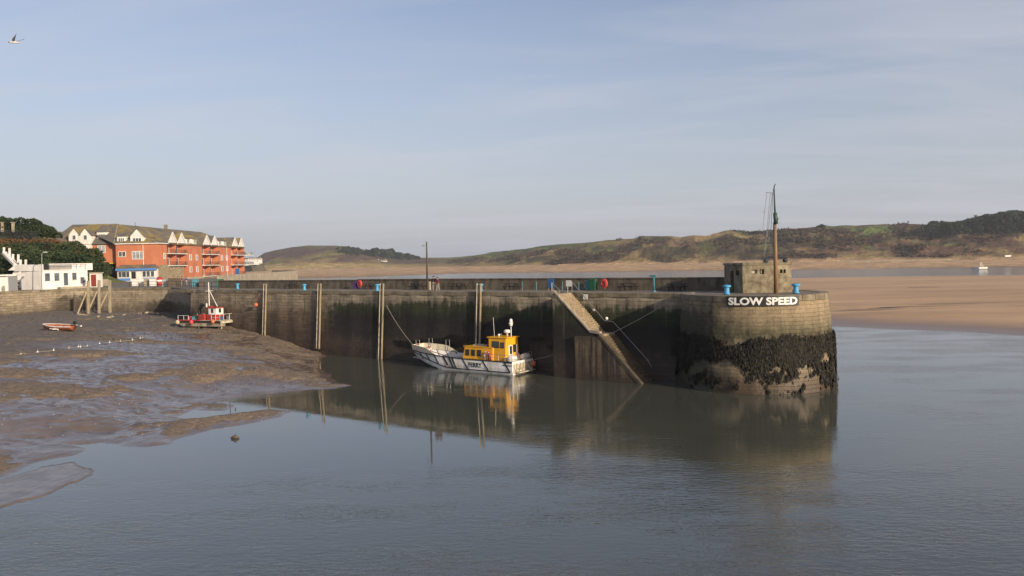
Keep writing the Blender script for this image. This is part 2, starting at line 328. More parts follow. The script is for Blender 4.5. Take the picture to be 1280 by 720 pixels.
# ------------------------------------------------------------------ mesh builder
class MB:
    def __init__(s): s.v = []; s.f = []; s.g = []
    def add(s, vs, fs):
        s.g.append((list(vs), list(fs)))
        o = len(s.v); s.v += [tuple(a) for a in vs]; s.f += [tuple(i + o for i in q) for q in fs]; return s
    def box(s, c, size, rz=0.0, taper=1.0):
        x, y, z = [a / 2 for a in size]; ca, sa = math.cos(rz), math.sin(rz); vs = []
        for dz in (-z, z):
            k = taper if dz > 0 else 1
            for dx, dy in ((-x, -y), (x, -y), (x, y), (-x, y)):
                dx *= k; dy *= k; vs.append((c[0] + dx * ca - dy * sa, c[1] + dx * sa + dy * ca, c[2] + dz))
        return s.add(vs, [(0, 3, 2, 1), (4, 5, 6, 7), (0, 1, 5, 4), (1, 2, 6, 5), (2, 3, 7, 6), (3, 0, 4, 7)])
    def beam(s, p, q, w, h=None):
        p = Vector(p); q = Vector(q); h = h or w; d = (q - p).normalized(); up = Vector((0, 0, 1)) if abs(d.z) < .95 else Vector((0, 1, 0))
        a = d.cross(up).normalized() * w / 2; b = a.cross(d).normalized() * h / 2
        vs = [p - a - b, p + a - b, p + a + b, p - a + b, q - a - b, q + a - b, q + a + b, q - a + b]
        return s.add(vs, [(0, 1, 2, 3), (7, 6, 5, 4), (0, 4, 5, 1), (1, 5, 6, 2), (2, 6, 7, 3), (3, 7, 4, 0)])
    def tube(s, pts, r, n=8, closed=False):
        pts = [Vector(p) for p in pts]; m = len(pts); rs = r if isinstance(r, (list, tuple)) else [r] * m; vs = []
        for i, p in enumerate(pts):
            a = pts[(i - 1) % m] if (i > 0 or closed) else p; b = pts[(i + 1) % m] if (i < m - 1 or closed) else p
            d = (b - a).normalized(); up = Vector((0, 0, 1)) if abs(d.z) < .9 else Vector((0, 1, 0)); u = d.cross(up).normalized(); w = u.cross(d).normalized()
            for j in range(n): t = 2 * math.pi * j / n; vs.append(p + (u * math.cos(t) + w * math.sin(t)) * rs[i])
        fs = []
        for i in range(m if closed else m - 1):
            for j in range(n): a = i * n + j; b = i * n + (j + 1) % n; c = ((i + 1) % m) * n; fs.append((a, b, c + (j + 1) % n, c + j))
        if not closed: fs += [tuple(range(n))[::-1], tuple(range((m - 1) * n, m * n))]
        return s.add(vs, fs)
    def lathe(s, c, prof, n=16):
        vs = []
        for r, z in prof:
            for j in range(n): t = 2 * math.pi * j / n; vs.append((c[0] + r * math.cos(t), c[1] + r * math.sin(t), c[2] + z))
        fs = [(i * n + j, i * n + (j + 1) % n, (i + 1) * n + (j + 1) % n, (i + 1) * n + j) for i in range(len(prof) - 1) for j in range(n)]
        fs += [tuple(range(n))[::-1], tuple(range((len(prof) - 1) * n, len(prof) * n))]
        return s.add(vs, fs)
    def ball(s, c, r, n=12, sz=1.0):
        return s.lathe(c, [(max(.002, r * math.sin(math.pi * i / 8)), -r * sz * math.cos(math.pi * i / 8)) for i in range(9)], n)
    def torus(s, c, R1, r, ax='y', n=20, rz=0.0):
        pts = []
        for i in range(n):
            t = 2 * math.pi * i / n; a, b = R1 * math.cos(t), R1 * math.sin(t)
            if ax == 'z': pts.append((c[0] + a, c[1] + b, c[2]))
            else: pts.append((c[0] + a * math.cos(rz), c[1] + a * math.sin(rz), c[2] + b))
        return s.tube(pts, r, 8, True)
    def prism(s, poly, z0, z1):
        n = len(poly); vs = [(p[0], p[1], z0) for p in poly] + [(p[0], p[1], z1) for p in poly]
        return s.add(vs, [tuple(range(n))[::-1], tuple(range(n, 2 * n))] + [(i, (i + 1) % n, n + (i + 1) % n, n + i) for i in range(n)])
    def slab(s, pts, d):       # planar polygon given thickness along vector d
        n = len(pts); d = Vector(d); vs = [Vector(p) for p in pts] + [Vector(p) + d for p in pts]
        return s.add(vs, [tuple(range(n))[::-1], tuple(range(n, 2 * n))] + [(i, (i + 1) % n, n + (i + 1) % n, n + i) for i in range(n)])
    def build_each(s, name, m, parent=None, **k):
        out = []
        for vs, fs in s.g: q = MB(); q.add(vs, fs); out.append(q.build(name, m, parent, **k))
        return out
    def build(s, name, m, parent=None, smooth=False, bevel=0.0, world=True, uv=None):
        me = bpy.data.meshes.new(name)
        vs = s.v
        if parent is not None and world:
            inv = root_matrix(parent).inverted(); vs = [tuple(inv @ Vector(a)) for a in vs]
        me.from_pydata(vs, [], s.f); me.materials.append(m)
        import bmesh
        bm = bmesh.new(); bm.from_mesh(me); bmesh.ops.recalc_face_normals(bm, faces=bm.faces); bm.to_mesh(me); bm.free()
        if uv:
            L = me.uv_layers.new(name='UVMap')
            for lp in me.loops: L.data[lp.index].uv = uv(Vector(s.v[lp.vertex_index]))
        if smooth:
            for p in me.polygons: p.use_smooth = True
        o = bpy.data.objects.new(name, me); col.objects.link(o)
        if parent is not None: o.parent = parent
        if bevel:
            b = o.modifiers.new('bevel', 'BEVEL'); b.width = bevel; b.segments = 2; b.limit_method = 'ANGLE'
        return o
def root_matrix(o):
    m = Matrix.LocRotScale(o.location, o.rotation_euler, o.scale)
    return root_matrix(o.parent) @ m if o.parent else m
def tag(o, label, cat=None, group=None, kind=None):
    o['label'] = label
    if cat: o['category'] = cat
    if group: o['group'] = group
    if kind: o['kind'] = kind
    return o
def thing(name, loc, label, cat, group=None, rz=0.0):
    o = bpy.data.objects.new(name, None); col.objects.link(o); o.location = loc; o.rotation_euler = (0, 0, rz); o.empty_display_size = .3
    return tag(o, label, cat, group)
def struct(o): o['kind'] = 'structure'; return o
def copy_tree(o, parent=None):
    c = o.copy(); col.objects.link(c)
    if parent is not None: c.parent = parent
    for ch in list(o.children): copy_tree(ch, c)
    return c
def place_copy(o, loc, rz, label, first):
    c = o if first else copy_tree(o); c.location = loc; c.rotation_euler = (0, 0, rz); c['label'] = label; return c
def grid_mesh(name, Xs, Ys, Zs, m, attrs=None, keep=None, colors=None, smooth=True):
    h, w = Xs.shape; v = np.stack([Xs, Ys, Zs], -1).reshape(-1, 3)
    i = np.arange(h * w).reshape(h, w); q = np.stack([i[:-1, :-1], i[:-1, 1:], i[1:, 1:], i[1:, :-1]], -1).reshape(-1, 4)
    if keep is not None:
        kq = keep.reshape(-1)[q].any(1); q = q[kq]
        used = np.unique(q); rm = -np.ones(h * w, int); rm[used] = np.arange(len(used)); q = rm[q]; v = v[used]
    else: used = np.arange(h * w)
    me = bpy.data.meshes.new(name); me.vertices.add(len(v)); me.vertices.foreach_set('co', v.astype(np.float32).ravel())
    me.loops.add(len(q) * 4); me.loops.foreach_set('vertex_index', q.astype(np.int32).ravel()); me.polygons.add(len(q))
    me.polygons.foreach_set('loop_start', np.arange(0, len(q) * 4, 4, dtype=np.int32))
    me.update(calc_edges=True); me.validate()
    if smooth: me.polygons.foreach_set('use_smooth', np.ones(len(q), bool))
    for an, av in (attrs or {}).items():
        a = me.attributes.new(an, 'FLOAT', 'POINT'); a.data.foreach_set('value', av.reshape(-1)[used].astype(np.float32))
    if colors is not None:
        a = me.color_attributes.new('cover', 'FLOAT_COLOR', 'POINT'); a.data.foreach_set('color', colors.reshape(-1, 4)[used].astype(np.float32).ravel())
    me.materials.append(m); o = bpy.data.objects.new(name, me); col.objects.link(o); return o
def soup(name, tris_v, m, parent=None, per=4):
    """many small faces: array (n, per, 3) in world space"""
    v = tris_v.reshape(-1, 3).copy(); n = len(tris_v)
    if parent is not None:
        l = root_matrix(parent).inverted(); mt = np.array(l); v = v @ mt[:3, :3].T + mt[:3, 3]
    me = bpy.data.meshes.new(name); me.vertices.add(n * per); me.vertices.foreach_set('co', v.astype(np.float32).ravel())
    me.loops.add(n * per); me.loops.foreach_set('vertex_index', np.arange(n * per, dtype=np.int32)); me.polygons.add(n)
    me.polygons.foreach_set('loop_start', np.arange(0, n * per, per, dtype=np.int32)); me.update(calc_edges=True)
    me.materials.append(m); o = bpy.data.objects.new(name, me); col.objects.link(o)
    if parent is not None: o.parent = parent
    return o
def leaf_quads(cen, size, rng=RNG, flat=1.0):
    n = len(cen); a = rng.normal(size=(n, 3)); a /= np.linalg.norm(a, axis=1)[:, None]; b = rng.normal(size=(n, 3)); b -= (a * b).sum(1)[:, None] * a; b /= np.linalg.norm(b, axis=1)[:, None]
    s = (size * rng.uniform(.6, 1.35, n))[:, None]; a = a * s; b = b * s * .7; a[:, 2] *= flat
    return np.stack([cen - a, cen - b * .8, cen + a, cen + b], 1)
def crown_points(n, centers, radii, rng=RNG):
    """points near the shells of a cluster of lumpy lobes"""
    k = rng.integers(0, len(centers), n); d = rng.normal(size=(n, 3)); d /= np.linalg.norm(d, axis=1)[:, None]; d[:, 2] = np.where(d[:, 2] < -.45, -d[:, 2], d[:, 2])
    return centers[k] + d * radii[k] * (rng.uniform(.55, 1.0, n) ** .5)[:, None]

# =================================================================== SETTING
# ---- water sheet
m = MB(); m.add([(-6000, -300, 0), (6000, -300, 0), (6000, 6000, 0), (-6000, 6000, 0)], [(0, 1, 2, 3)])
struct(m.build('water', M['water']))

# ---- tidal mud
def poly_sd(X, Y, poly, nd=None):
    """signed distance, positive inside"""
    d = np.full(X.shape, 1e9); ins = np.zeros(X.shape, bool); n = len(poly)
    for i in range(n):
        x1, y1 = poly[i]; x2, y2 = poly[(i + 1) % n]; ex, ey = x2 - x1, y2 - y1
        t = np.clip(((X - x1) * ex + (Y - y1) * ey) / (ex * ex + ey * ey + 1e-9), 0, 1)
        if nd is None or i < nd: d = np.minimum(d, np.hypot(X - x1 - t * ex, Y - y1 - t * ey))
        c = ((y1 > Y) != (y2 > Y)) & (X < (x2 - x1) * (Y - y1) / (y2 - y1 + 1e-12) + x1); ins ^= c
    return np.where(ins, d, -d)
shore_px = [(-120, 640), (-60, 612), (0, 598), (45, 580), (90, 572), (105, 563), (92, 556), (130, 553), (165, 556), (185, 559), (215, 555), (235, 545), (300, 532), (340, 524), (362, 515), (330, 511), (295, 518), (262, 522), (235, 526), (226, 520), (250, 510), (282, 514), (292, 508), (262, 503), (300, 495), (345, 490), (400, 486), (438, 482), (425, 475), (405, 465), (400, 450), (405, 440), (420, 438), (482, 441)]
poly = [tuple(G(*p)[:2]) for p in shore_px] + [tuple(W(36, 3, 0)[:2]), tuple(W(82, 3, 0)[:2]), (-45, 175), (-95, 175), (-160, 175), (-160, 40)]
shoal_px = [(-160, 700), (-60, 655), (0, 637), (60, 620), (110, 600), (126, 586), (95, 577), (60, 583), (20, 594), (-60, 615), (-160, 660)]
shoal = [tuple(G(*p)[:2]) for p in shoal_px]
GS_ = .27; xs = np.arange(-118, 2, GS_); ys = np.arange(31, 158, GS_); X, Y = np.meshgrid(xs, ys)
wx = (fbm(X * .35, Y * .35, 3, 5) - .5) * 3.0; wy = (fbm(X * .35, Y * .35, 3, 6) - .5) * 3.0
sdm = poly_sd(X + wx * .6, Y + wy * .6, poly, len(shore_px) - 1); sds = poly_sd(X + wx * .4, Y + wy * .4, shoal)
d = np.maximum(sdm, 0); z = 3.0 * (1 - np.exp(-d / 17)) + d * .022
z = np.minimum(z, .05 * d + .09 * sstep(0, .8, d) + z * sstep(0, 12, d))
rel = fbm((X + wx * 1.4) * .13 + 3, (Y + wy) * .21, 7, 21, .62); rid = 1 - np.abs(rel * 2 - 1); mound = sstep(.50, .64, rel); 
fine = fbm(X * .8, Y * 1.2, 5, 30, .6); rdg = 1 - np.abs(fbm((X + wx) * .42, (Y + wy * 2) * .8, 4, 71, .55) * 2 - 1); rdg = sstep(.78, .98, rdg)
amp = sstep(.3, 3, d) * (1 - .6 * sstep(40, 70, d))
z = z + amp * (.22 * mound + .05 * (rel - .5) + .24 * (fine - .5) * (.35 + mound) + .09 * rdg * (1 - mound * .5)) - amp * .16 * sstep(.60, .72, fbm(X * .16, Y * .3, 3, 44)) * (1 - mound)
z = np.where(sdm < 0, sdm * .08, z)
zs = np.where(sds > 0, .02 + .035 * sstep(0, 2, sds) + .012 * np.sin(X * .8 + Y * 5 + wx), -1)
z = np.maximum(z, zs); z = np.maximum(z, -.5)
# drift of silt banked against the walls
P = np.stack([X, Y], -1); sW = (X - O_.x) * E_.x + (Y - O_.y) * E_.y; tW = (X - O_.x) * N_.x + (Y - O_.y) * N_.y
z = np.where(sdm > 0, z + .5 * np.exp(-np.maximum(-tW, 0) / 1.8) * sstep(38, 60, sW) * (sW < 80), z)
dry = sstep(.50, .57, rel + .30 * (fine - .5) + .045 * rdg - .012) * sstep(.0, 1.2, d) * (1 - .85 * sstep(34, 50, d)); dry = np.maximum(dry, .9 * np.exp(-np.maximum(-tW, 0) / 2.5) * (sW > 36) * (sW < 80)); dry = np.where(sds > 0, .0, dry)
keep = (z > -.25) & ((tW < 2.5) | (sW > 79.5)) & (Y < 152)
struct(grid_mesh('mud', X, Y, z, M['mud'], {'dry': dry, 'level': z}, keep))
def mud_z(x, y):
    i = int(np.clip((y - 31) / GS_, 0, len(ys) - 1)); j = int(np.clip((x + 118) / GS_, 0, len(xs) - 1)); return float(z[i, j])
MUDZ = z.copy()
def mz(x, y):
    i = int(np.clip(round((y - 31) / GS_), 0, len(ys) - 1)); j = int(np.clip(round((x + 118) / GS_), 0, len(xs) - 1)); return float(MUDZ[i, j])
def on_mud(px, py):
    p = G(px, py, 3)
    for _ in range(12): p = G(px, py, mz(p.x, p.y) * .7 + p.z * .3)
    return p

# ---- sand bank right of the pierhead
sb_px = [(700, 420), (1000, 404), (1040, 408), (1120, 412), (1200, 415), (1280, 420), (1500, 436), (1700, 440)]
near = [tuple(G(*p)[:2]) for p in sb_px]; far = [tuple(G(*p)[:2]) for p in [(1900, 341), (1280, 344), (1150, 345), (1000, 347.5), (900, 349), (800, 352), (700, 360)]]
sb = near + far
ax = np.concatenate([np.arange(-20, 180, 1.6), np.arange(180, 700, 6)]); ay = np.concatenate([np.arange(78, 200, .9), np.arange(200, 520, 4)])
Xb, Yb = np.meshgrid(ax, ay); wob = (fbm(Xb * .03, Yb * .05, 4, 8) - .5) * 14
sdb = poly_sd(Xb, Yb + wob * sstep(90, 200, Yb) + (fbm(Xb * .15, Yb * .15, 3, 9) - .5) * 2, sb)
zb = np.where(sdb > 0, .9 * (1 - np.exp(-sdb / 28)) + .16 * (fbm(Xb * .03, Yb * .09, 4, 12) - .5) * sstep(0, 10, sdb) , sdb * .05)
p1 = G(1125, 384, .8)
wr = sstep(.56, .66, fbm(Xb * .12, Yb * .5, 5, 77)) * np.exp(-((Xb - p1.x) / 9) ** 2 - ((Yb - p1.y) / 3.2) ** 2) * 1.6
for (qx, qy, sx_, sy_) in [(1170, 380, 20, 2.0), (1060, 384, 12, 7), (1080, 361, 28, 2.2), (1250, 383, 25, 1.2)]:
    q = G(qx, qy, .8); wr = wr + .95 * sstep(.52, .66, fbm(Xb * .10, Yb * .45, 5, 78)) * np.exp(-((Xb - q.x) / sx_) ** 2 - ((Yb - q.y) / sy_) ** 2)
zb = zb + .12 * np.clip(wr, 0, 1)
struct(grid_mesh('sand_bank', Xb, Yb, zb, M['sand'], {'level': zb, 'wrack': np.clip(wr, 0, 1)}, zb > -.2))

# ---- far shore: beach, dunes and hills as one terrain
sil = np.array([(-400, 330), (0, 322), (250, 322), (300, 329), (315, 327), (332, 316), (345, 313), (367, 309), (387, 307), (420, 307), (435, 308), (455, 312), (475, 317), (500, 321.5), (530, 322), (560, 322), (588, 320), (627, 314.4), (658, 311), (681, 306.6), (740, 303), (771, 299.5), (796, 298), (805, 294.7), (841, 294.7), (852, 296.5), (869, 294), (883, 294.7), (909, 290), (918, 290), (938, 292), (944, 291), (987, 286), (1009, 284.5), (1022, 283), (1030, 281), (1042, 282.5), (1055, 281), (1070, 282.5), (1090, 281), (1120, 281), (1135, 279.5), (1150, 280), (1175, 283), (1200, 284), (1240, 284), (1290, 282), (1500, 280), (1700, 290)], float)
pxs = np.concatenate([np.arange(-400, 280, 12), np.arange(280, 1300, 1.6), np.arange(1300, 1700, 12)])
Hzp = 327 - .021 * (pxs - 640)
ridge_y = np.interp(pxs, sil[:, 0], sil[:, 1])
interp = lambda pts: np.interp(pxs, [p[0] for p in pts], [p[1] for p in pts])
Dr = interp([(-400, 1900), (300, 1950), (450, 1950), (520, 2300), (560, 2100), (660, 1500), (800, 1300), (1280, 1180), (1700, 1100)])
Db = interp([(-400, 1500), (300, 1520), (450, 1500), (560, 1400), (700, 1120), (1000, 905), (1250, 800), (1700, 760)])
Dw = interp([(-400, 660), (430, 690), (500, 760), (600, 830), (700, 760), (1000, 650), (1250, 590), (1700, 560)])
Hr = CZ + (Hzp - ridge_y) * Dr / 1000
Hb = interp([(-400, 4), (560, 4.5), (700, 5.0), (1000, 4.4), (1250, 3.4), (1700, 3)])
u = np.concatenate([np.linspace(0, 1, 14), 1 + np.linspace(.015, 1, 60), 2 + np.linspace(.06, 1, 10)])
PX, UU = np.meshgrid(pxs, u)
D = np.where(UU < 1, Dw + (Db - Dw) * UU, np.where(UU < 2, Db + (Dr - Db) * (UU - 1), Dr + 2600 * (UU - 2) ** 1.5))
sx_dir = (PX - 640) / 1000
XX = sx_dir * D; YY = D
s1 = np.clip(UU - 1, 0, 1)
n1_ = fbm(XX * .0095, YY * .0065, 6, 3, .55); n2_ = fbm(XX * .03, YY * .03, 5, 61, .6)
rise = np.where(s1 < .12, s1 / .12 * .16, .16 + .84 * ((s1 - .12) / .88) ** .8)
leftm = 1 - sstep(470, 620, PX)
rise = rise * (1 - leftm) + (sstep(0, 1, s1) * .5 + .5 * np.sin(s1 * math.pi / 2)) * leftm * sstep(0, .3, s1) ** .0 
Z = Hb + (Hr - Hb) * rise
env = np.sin(np.clip(s1, 0, 1) * math.pi) ** .7
n3_ = fbm(XX * .07, YY * .05, 4, 63, .6); Z = Z + env * ((n1_ - .5) * 30 + (n2_ - .5) * 15 + (n3_ - .5) * 5) * (1 - .75 * leftm) * np.clip((Hr - 8) / 40, .15, 1)
Z = Z + sstep(.02, .1, s1) * (n2_ - .5) * 3.0 * sstep(520, 640, PX)
beach = .1 + (Hb - .1) * UU ** 1.4 + .3 * (n2_ - .5)
Z = np.where(UU < 1, beach, Z); Z = np.where(UU > 2, Hr * np.clip(1 - (UU - 2) * .9, 0, 1) + 10, Z); Z[0] = -1
for r_ in range(Z.shape[0]):
    if u[r_] > 2: Z[r_] = np.minimum(Z[r_], Hr - 1)
# ground cover colours
C = np.zeros(PX.shape + (4,)); C[..., 3] = 1
def blendc(mask, c):
    global C
    C[..., :3] = C[..., :3] * (1 - mask[..., None]) + np.array(c) * mask[..., None]
C[..., :3] = (.165, .125, .062)                       # marram grass
cov = fbm(XX * .012, YY * .005, 5, 91, .6); cov2 = fbm(XX * .022, YY * .009, 5, 92, .6)
blendc(sstep(.44, .54, cov) * .95, (.082, .052, .040))        # heather and bramble
blendc(sstep(.52, .60, cov2) * .75, (.070, .085, .030))       # turf
blendc(sstep(.58, .64, fbm(XX * .03, YY * .012, 4, 95)) * .8, (.035, .034, .020))   # bushes
blendc((1 - sstep(.05, .22, s1)) * (1 - leftm) * .8 * sstep(.42, .58, cov2), (.22, .165, .085))
blendc(leftm * sstep(.25, .5, s1), (.120, .110, .042)); blendc(leftm * sstep(.48, .56, cov) * sstep(.1, .4, s1) * (1 - sstep(.8, 1, s1) * .6), (.075, .050, .045))
blendc(leftm * sstep(.5, .6, cov2) * sstep(.55, .9, s1), (.085, .105, .035)); blendc(leftm * (1 - sstep(.12, .3, s1)), (.27, .21, .10))
blendc(np.exp(-((PX - 680) / 75) ** 2) * sstep(.72, .84, s1), (.068, .092, .032)); blendc(np.exp(-((PX - 600) / 45) ** 2) * sstep(.35, .6, s1) * .8, (.085, .115, .035))
blendc(sstep(1066, 1078, PX + (cov2 - .5) * 60) * (1 - sstep(1104, 1116, PX + (cov2 - .5) * 60)) * sstep(.38, .46, s1) * (1 - sstep(.9, .98, s1)), (.080, .105, .036))
blendc(np.exp(-((PX - 889) / 8) ** 2 - ((s1 - .93) / .09) ** 2) * 1.0, (.42, .24, .11)); blendc(np.exp(-((PX - 903) / 6) ** 2 - ((s1 - .78) / .05) ** 2) * .9, (.38, .25, .13))
C[..., :3] *= np.array((1.42, 1.36, 1.2))
bs = sstep(.0, .07, s1 + (n2_ - .5) * .06); sandc = np.array((.48, .325, .19)); wetf = 1 - sstep(.0, .45, UU + (fbm(XX * .004, YY * .02, 4, 33) - .5) * .5)
sandm = np.where(UU <= 1.0, 1.0, 1 - bs); sc = sandc * (1 - wetf[..., None] * .35) + np.array((.02, .03, .06)) * wetf[..., None] * .5
C[..., :3] = C[..., :3] * (1 - sandm[..., None]) + sc * sandm[..., None]
struct(grid_mesh('hills', XX, YY, Z, M['hill'], None, None, C))
def terr(px, s):      # point on the far terrain at column px and fraction s of the slope
    j = int(np.argmin(abs(pxs - px))); i = int(np.argmin(abs(u - (1 + s)))); return Vector((XX[i, j], YY[i, j], Z[i, j]))
# scrub clumps scattered over the dunes
n = 15000; cp = RNG.uniform(560, 1300, n); cs = RNG.uniform(.02, 1.0, n)
J = np.clip(np.searchsorted(pxs, cp), 0, len(pxs) - 1); I = np.clip(np.searchsorted(u, 1 + cs), 0, len(u) - 1)
dens = fbm(XX[I, J] * .02, YY[I, J] * .012, 5, 101, .6); ok = (dens > .50) & ~((cp > 1066) & (cp < 1114) & (cs > .36)) & ~((cp > 878) & (cp < 908) & (cs > .7)) & ~((cp < 760) & (cs > .55)) & (C[I, J, 1] < .15)
I, J = I[ok], J[ok]; c0 = np.stack([XX[I, J], YY[I, J], Z[I, J]], -1); n = len(c0); k = 7
cen = np.repeat(c0, k, 0) + RNG.normal(size=(n * k, 3)) * np.array((3.2, 3.2, .9)); cen[:, 2] += .6
soup_o = soup('scrub', leaf_quads(cen, 1.5, flat=.7), M['scrub']); tag(soup_o, 'dark heather and bramble scrub dotted over the dunes', 'scrub', kind='stuff')

# ---- woods across the water
def wood(name, pts, top, label, depth, hmin, nclump, size, matn, kind='stuff', spread=1.0):
    """pts: (px, s) along the base, tree tops follow `top` (px,y) silhouette"""
    cen = []; rad = []
    tp = np.array(top, float)
    for i in range(nclump):
        px = random.uniform(tp[0, 0], tp[-1, 0]); s = random.uniform(*pts); b = terr(px, s)
        hz_ = 327 - .021 * (px - 640); ztop = CZ + (hz_ - np.interp(px, tp[:, 0], tp[:, 1])) * b.y / 1000
        h = max(hmin, (ztop - b.z)) ; r = random.uniform(.35, .6) * min(h, 13 if px > 1225 or px < 600 else 8) 
        zc = b.z + h - r * random.uniform(.95, 1.25)
        while zc > b.z - 1:
            cen.append((b.x + random.uniform(-2, 2), b.y + random.uniform(-depth, depth), zc)); rad.append((r * 1.1, r * 1.1, r)); zc -= r * 1.1
    cen = np.array(cen); rad = np.array(rad); q = crown_points(len(cen) * 85, cen, rad)
    o = soup(name, leaf_quads(q, size), matn); tag(o, label, 'wood', kind=kind); return o
wood('wood', (.35, .75), [(1166, 281), (1168, 276), (1166, 273), (1172, 279), (1175, 276), (1186, 280), (1197, 276), (1205, 278), (1210, 274), (1222, 272), (1230, 268), (1247, 267), (1262, 262.5), (1280, 264), (1330, 262), (1420, 268)], 'dark evergreen wood on the far hill at the right edge', 12, 5, 330, 1.25, M['leaffar'])
wood('wood', (.50, .74), [(424, 324), (432, 318), (440, 314), (448, 316), (455, 313), (460, 313), (472, 309.5), (481, 312), (490, 310.5), (494, 316), (500, 315), (505, 318), (512, 316), (518, 320), (523, 320), (526, 326)], 'grey green pine wood on the low far headland', 10, 6, 110, 1.9, M['leaffar'])

# ---- near land: quay top and hillside
QC = Vector((-60.5, 142.5, ZD)); QL = [G(-140, 373, ZD), G(0, 365, ZD), G(66, 362, ZD), G(116, 360.6, ZD), QC]
Wc = W(80, 0, ZD); QR = [W(79, 7, ZD), W(76, 7, ZD), Vector((-70, 190, ZD)), Vector((-77, 250, ZD)), Vector((-84, 312, ZD)), Vector((-96, 322, ZD)), Vector((-330, 322, ZD)), Vector((-330, 120, ZD))]
m = MB(); lp = [(p.x, p.y) for p in QL + [Wc] + QR]; m.prism(lp, ZD - .5, ZD); struct(m.build('quay', M['deck']))
xs2 = np.arange(-330, -84, 2.0); ys2 = np.arange(160, 330, 2.0); X2, Y2 = np.meshgrid(xs2, ys2)
hillh = sstep(164, 205, Y2) * sstep(106, 130, -X2) * (1 - .35 * sstep(215, 260, Y2) * sstep(-150, -110, X2)) * (1 - sstep(222, 232, Y2) * sstep(-142, -134, X2))
Z2 = ZD - .3 + hillh * (12.5 + 2 * sstep(120, 160, -X2)) + 1.2 * (fbm(X2 * .06, Y2 * .06, 4, 4) - .5) * hillh
C2 = np.ones(X2.shape + (4,)); C2[..., :3] = (.12, .095, .045); g2 = sstep(.4, .6, fbm(X2 * .03, Y2 * .03, 3, 14))[..., None]; C2[..., :3] = C2[..., :3] * (1 - g2) + np.array((.10, .12, .04)) * g2
struct(grid_mesh('hillside', X2, Y2, Z2, M['hill'], None, hillh > .0, C2))

# =================================================================== PIER
def face_strip(m, pts_top, pts_bot):
    n = len(pts_top); vs = list(pts_top) + list(pts_bot); m.add(vs, [(i, i + 1, n + i + 1, n + i) for i in range(n - 1)])
pier = thing('harbour_pier', W(40, 3, 0), 'long weathered stone harbour pier ending in a round seaweed hung head', 'pier')
uv_p = lambda p: ((p - O_).dot(E_), p.z)
S_END = 80
m = MB(); ns = 120
def foot(s, z): return W(s, -.075 * (ZD - z) + .05 * math.sin(s * 1.7) * (1 if z < ZD - .1 else 0), z)
zsl = [ZD - .45, 6.5, 4.5, 2.2, -1.0]
for a, b in zip(zsl[:-1], zsl[1:]):
    face_strip(m, [foot(-5 + (S_END + 5) * i / ns, a) for i in range(ns + 1)], [foot(-5 + (S_END + 5) * i / ns, b) for i in range(ns + 1)])
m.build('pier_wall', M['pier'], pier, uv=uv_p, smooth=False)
m = MB(); m.slab([W(-5, 7.25, -1), W(-5, 7.25, ZD - .02), W(S_END, 7.25, ZD - .02), W(S_END, 7.25, -1)], N_ * -.4); m.build('seaward_wall', M['parapet'], pier)
m = MB()
for i in range(48):      # coping stones, each a little off its neighbour
    s0 = -3.2 + i * 1.87; s1_ = s0 + 1.85; o = random.uniform(-.02, .02); zt = ZD + random.uniform(-.012, .012)
    pts = [W(s0, -.10 + o, zt - .46), W(s1_, -.10 + o, zt - .46), W(s1_, -.10 + o, zt), W(s0, -.10 + o, zt)]
    m.slab(pts, N_ * .8)
m.build('coping', M['coping'], pier, bevel=.03)
m = MB(); m.prism([tuple(W(-5, .62, 0)[:2]), tuple(W(S_END, .62, 0)[:2]), tuple(W(S_END, 6.9, 0)[:2]), tuple(W(-5, 6.9, 0)[:2])], ZD - .4, ZD - .03); m.build('deck', M['deck'], pier)
# roundel
m = MB(); n = 96; rows = [(RT, ZD - .5), (RT + .18, 6.2), (RT + .36, 3.8), (RT + .5, 1.6), (RT + .64, .4), (RT + .75, -1)]
vs = []; 
for r_, zz_ in rows:
    for j in range(n):
        t = 2 * math.pi * j / n; rr = r_ + (.06 * math.sin(t * 9 + zz_) + .04 * math.sin(t * 23)) * (0 if zz_ > 7 else 1)
        vs.append((CEN.x + rr * math.cos(t), CEN.y + rr * math.sin(t), zz_))
m.add(vs, [(i * n + j, i * n + (j + 1) % n, (i + 1) * n + (j + 1) % n, (i + 1) * n + j) for i in range(len(rows) - 1) for j in range(n)])
def uv_r(p):
    a = math.atan2(p.y - CEN.y, p.x - CEN.x); a = a if a < math.pi / 2 else a - 2 * math.pi
    return (a * 7.0, p.z)
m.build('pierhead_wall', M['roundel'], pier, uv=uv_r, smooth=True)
m = MB()
for j in range(26):
    t0 = 2 * math.pi * j / 26 + .004; t1 = 2 * math.pi * (j + 1) / 26 - .004; ring = []
    for r_ in (RT + .08, RT - .7):
        a = [(CEN.x + r_ * math.cos(t0 + (t1 - t0) * q / 5), CEN.y + r_ * math.sin(t0 + (t1 - t0) * q / 5)) for q in range(6)]
        ring += a if r_ > RT else a[::-1]
    m.prism(ring, ZD - .5, ZD + random.uniform(-.01, .01))
m.build('rim', M['coping'], pier)
m = MB(); m.prism([(CEN.x + (RT - .72) * math.cos(2 * math.pi * j / 48), CEN.y + (RT - .72) * math.sin(2 * math.pi * j / 48)) for j in range(48)], ZD - .5, ZD - .034); m.build('pierhead_deck', M['deck'], pier)

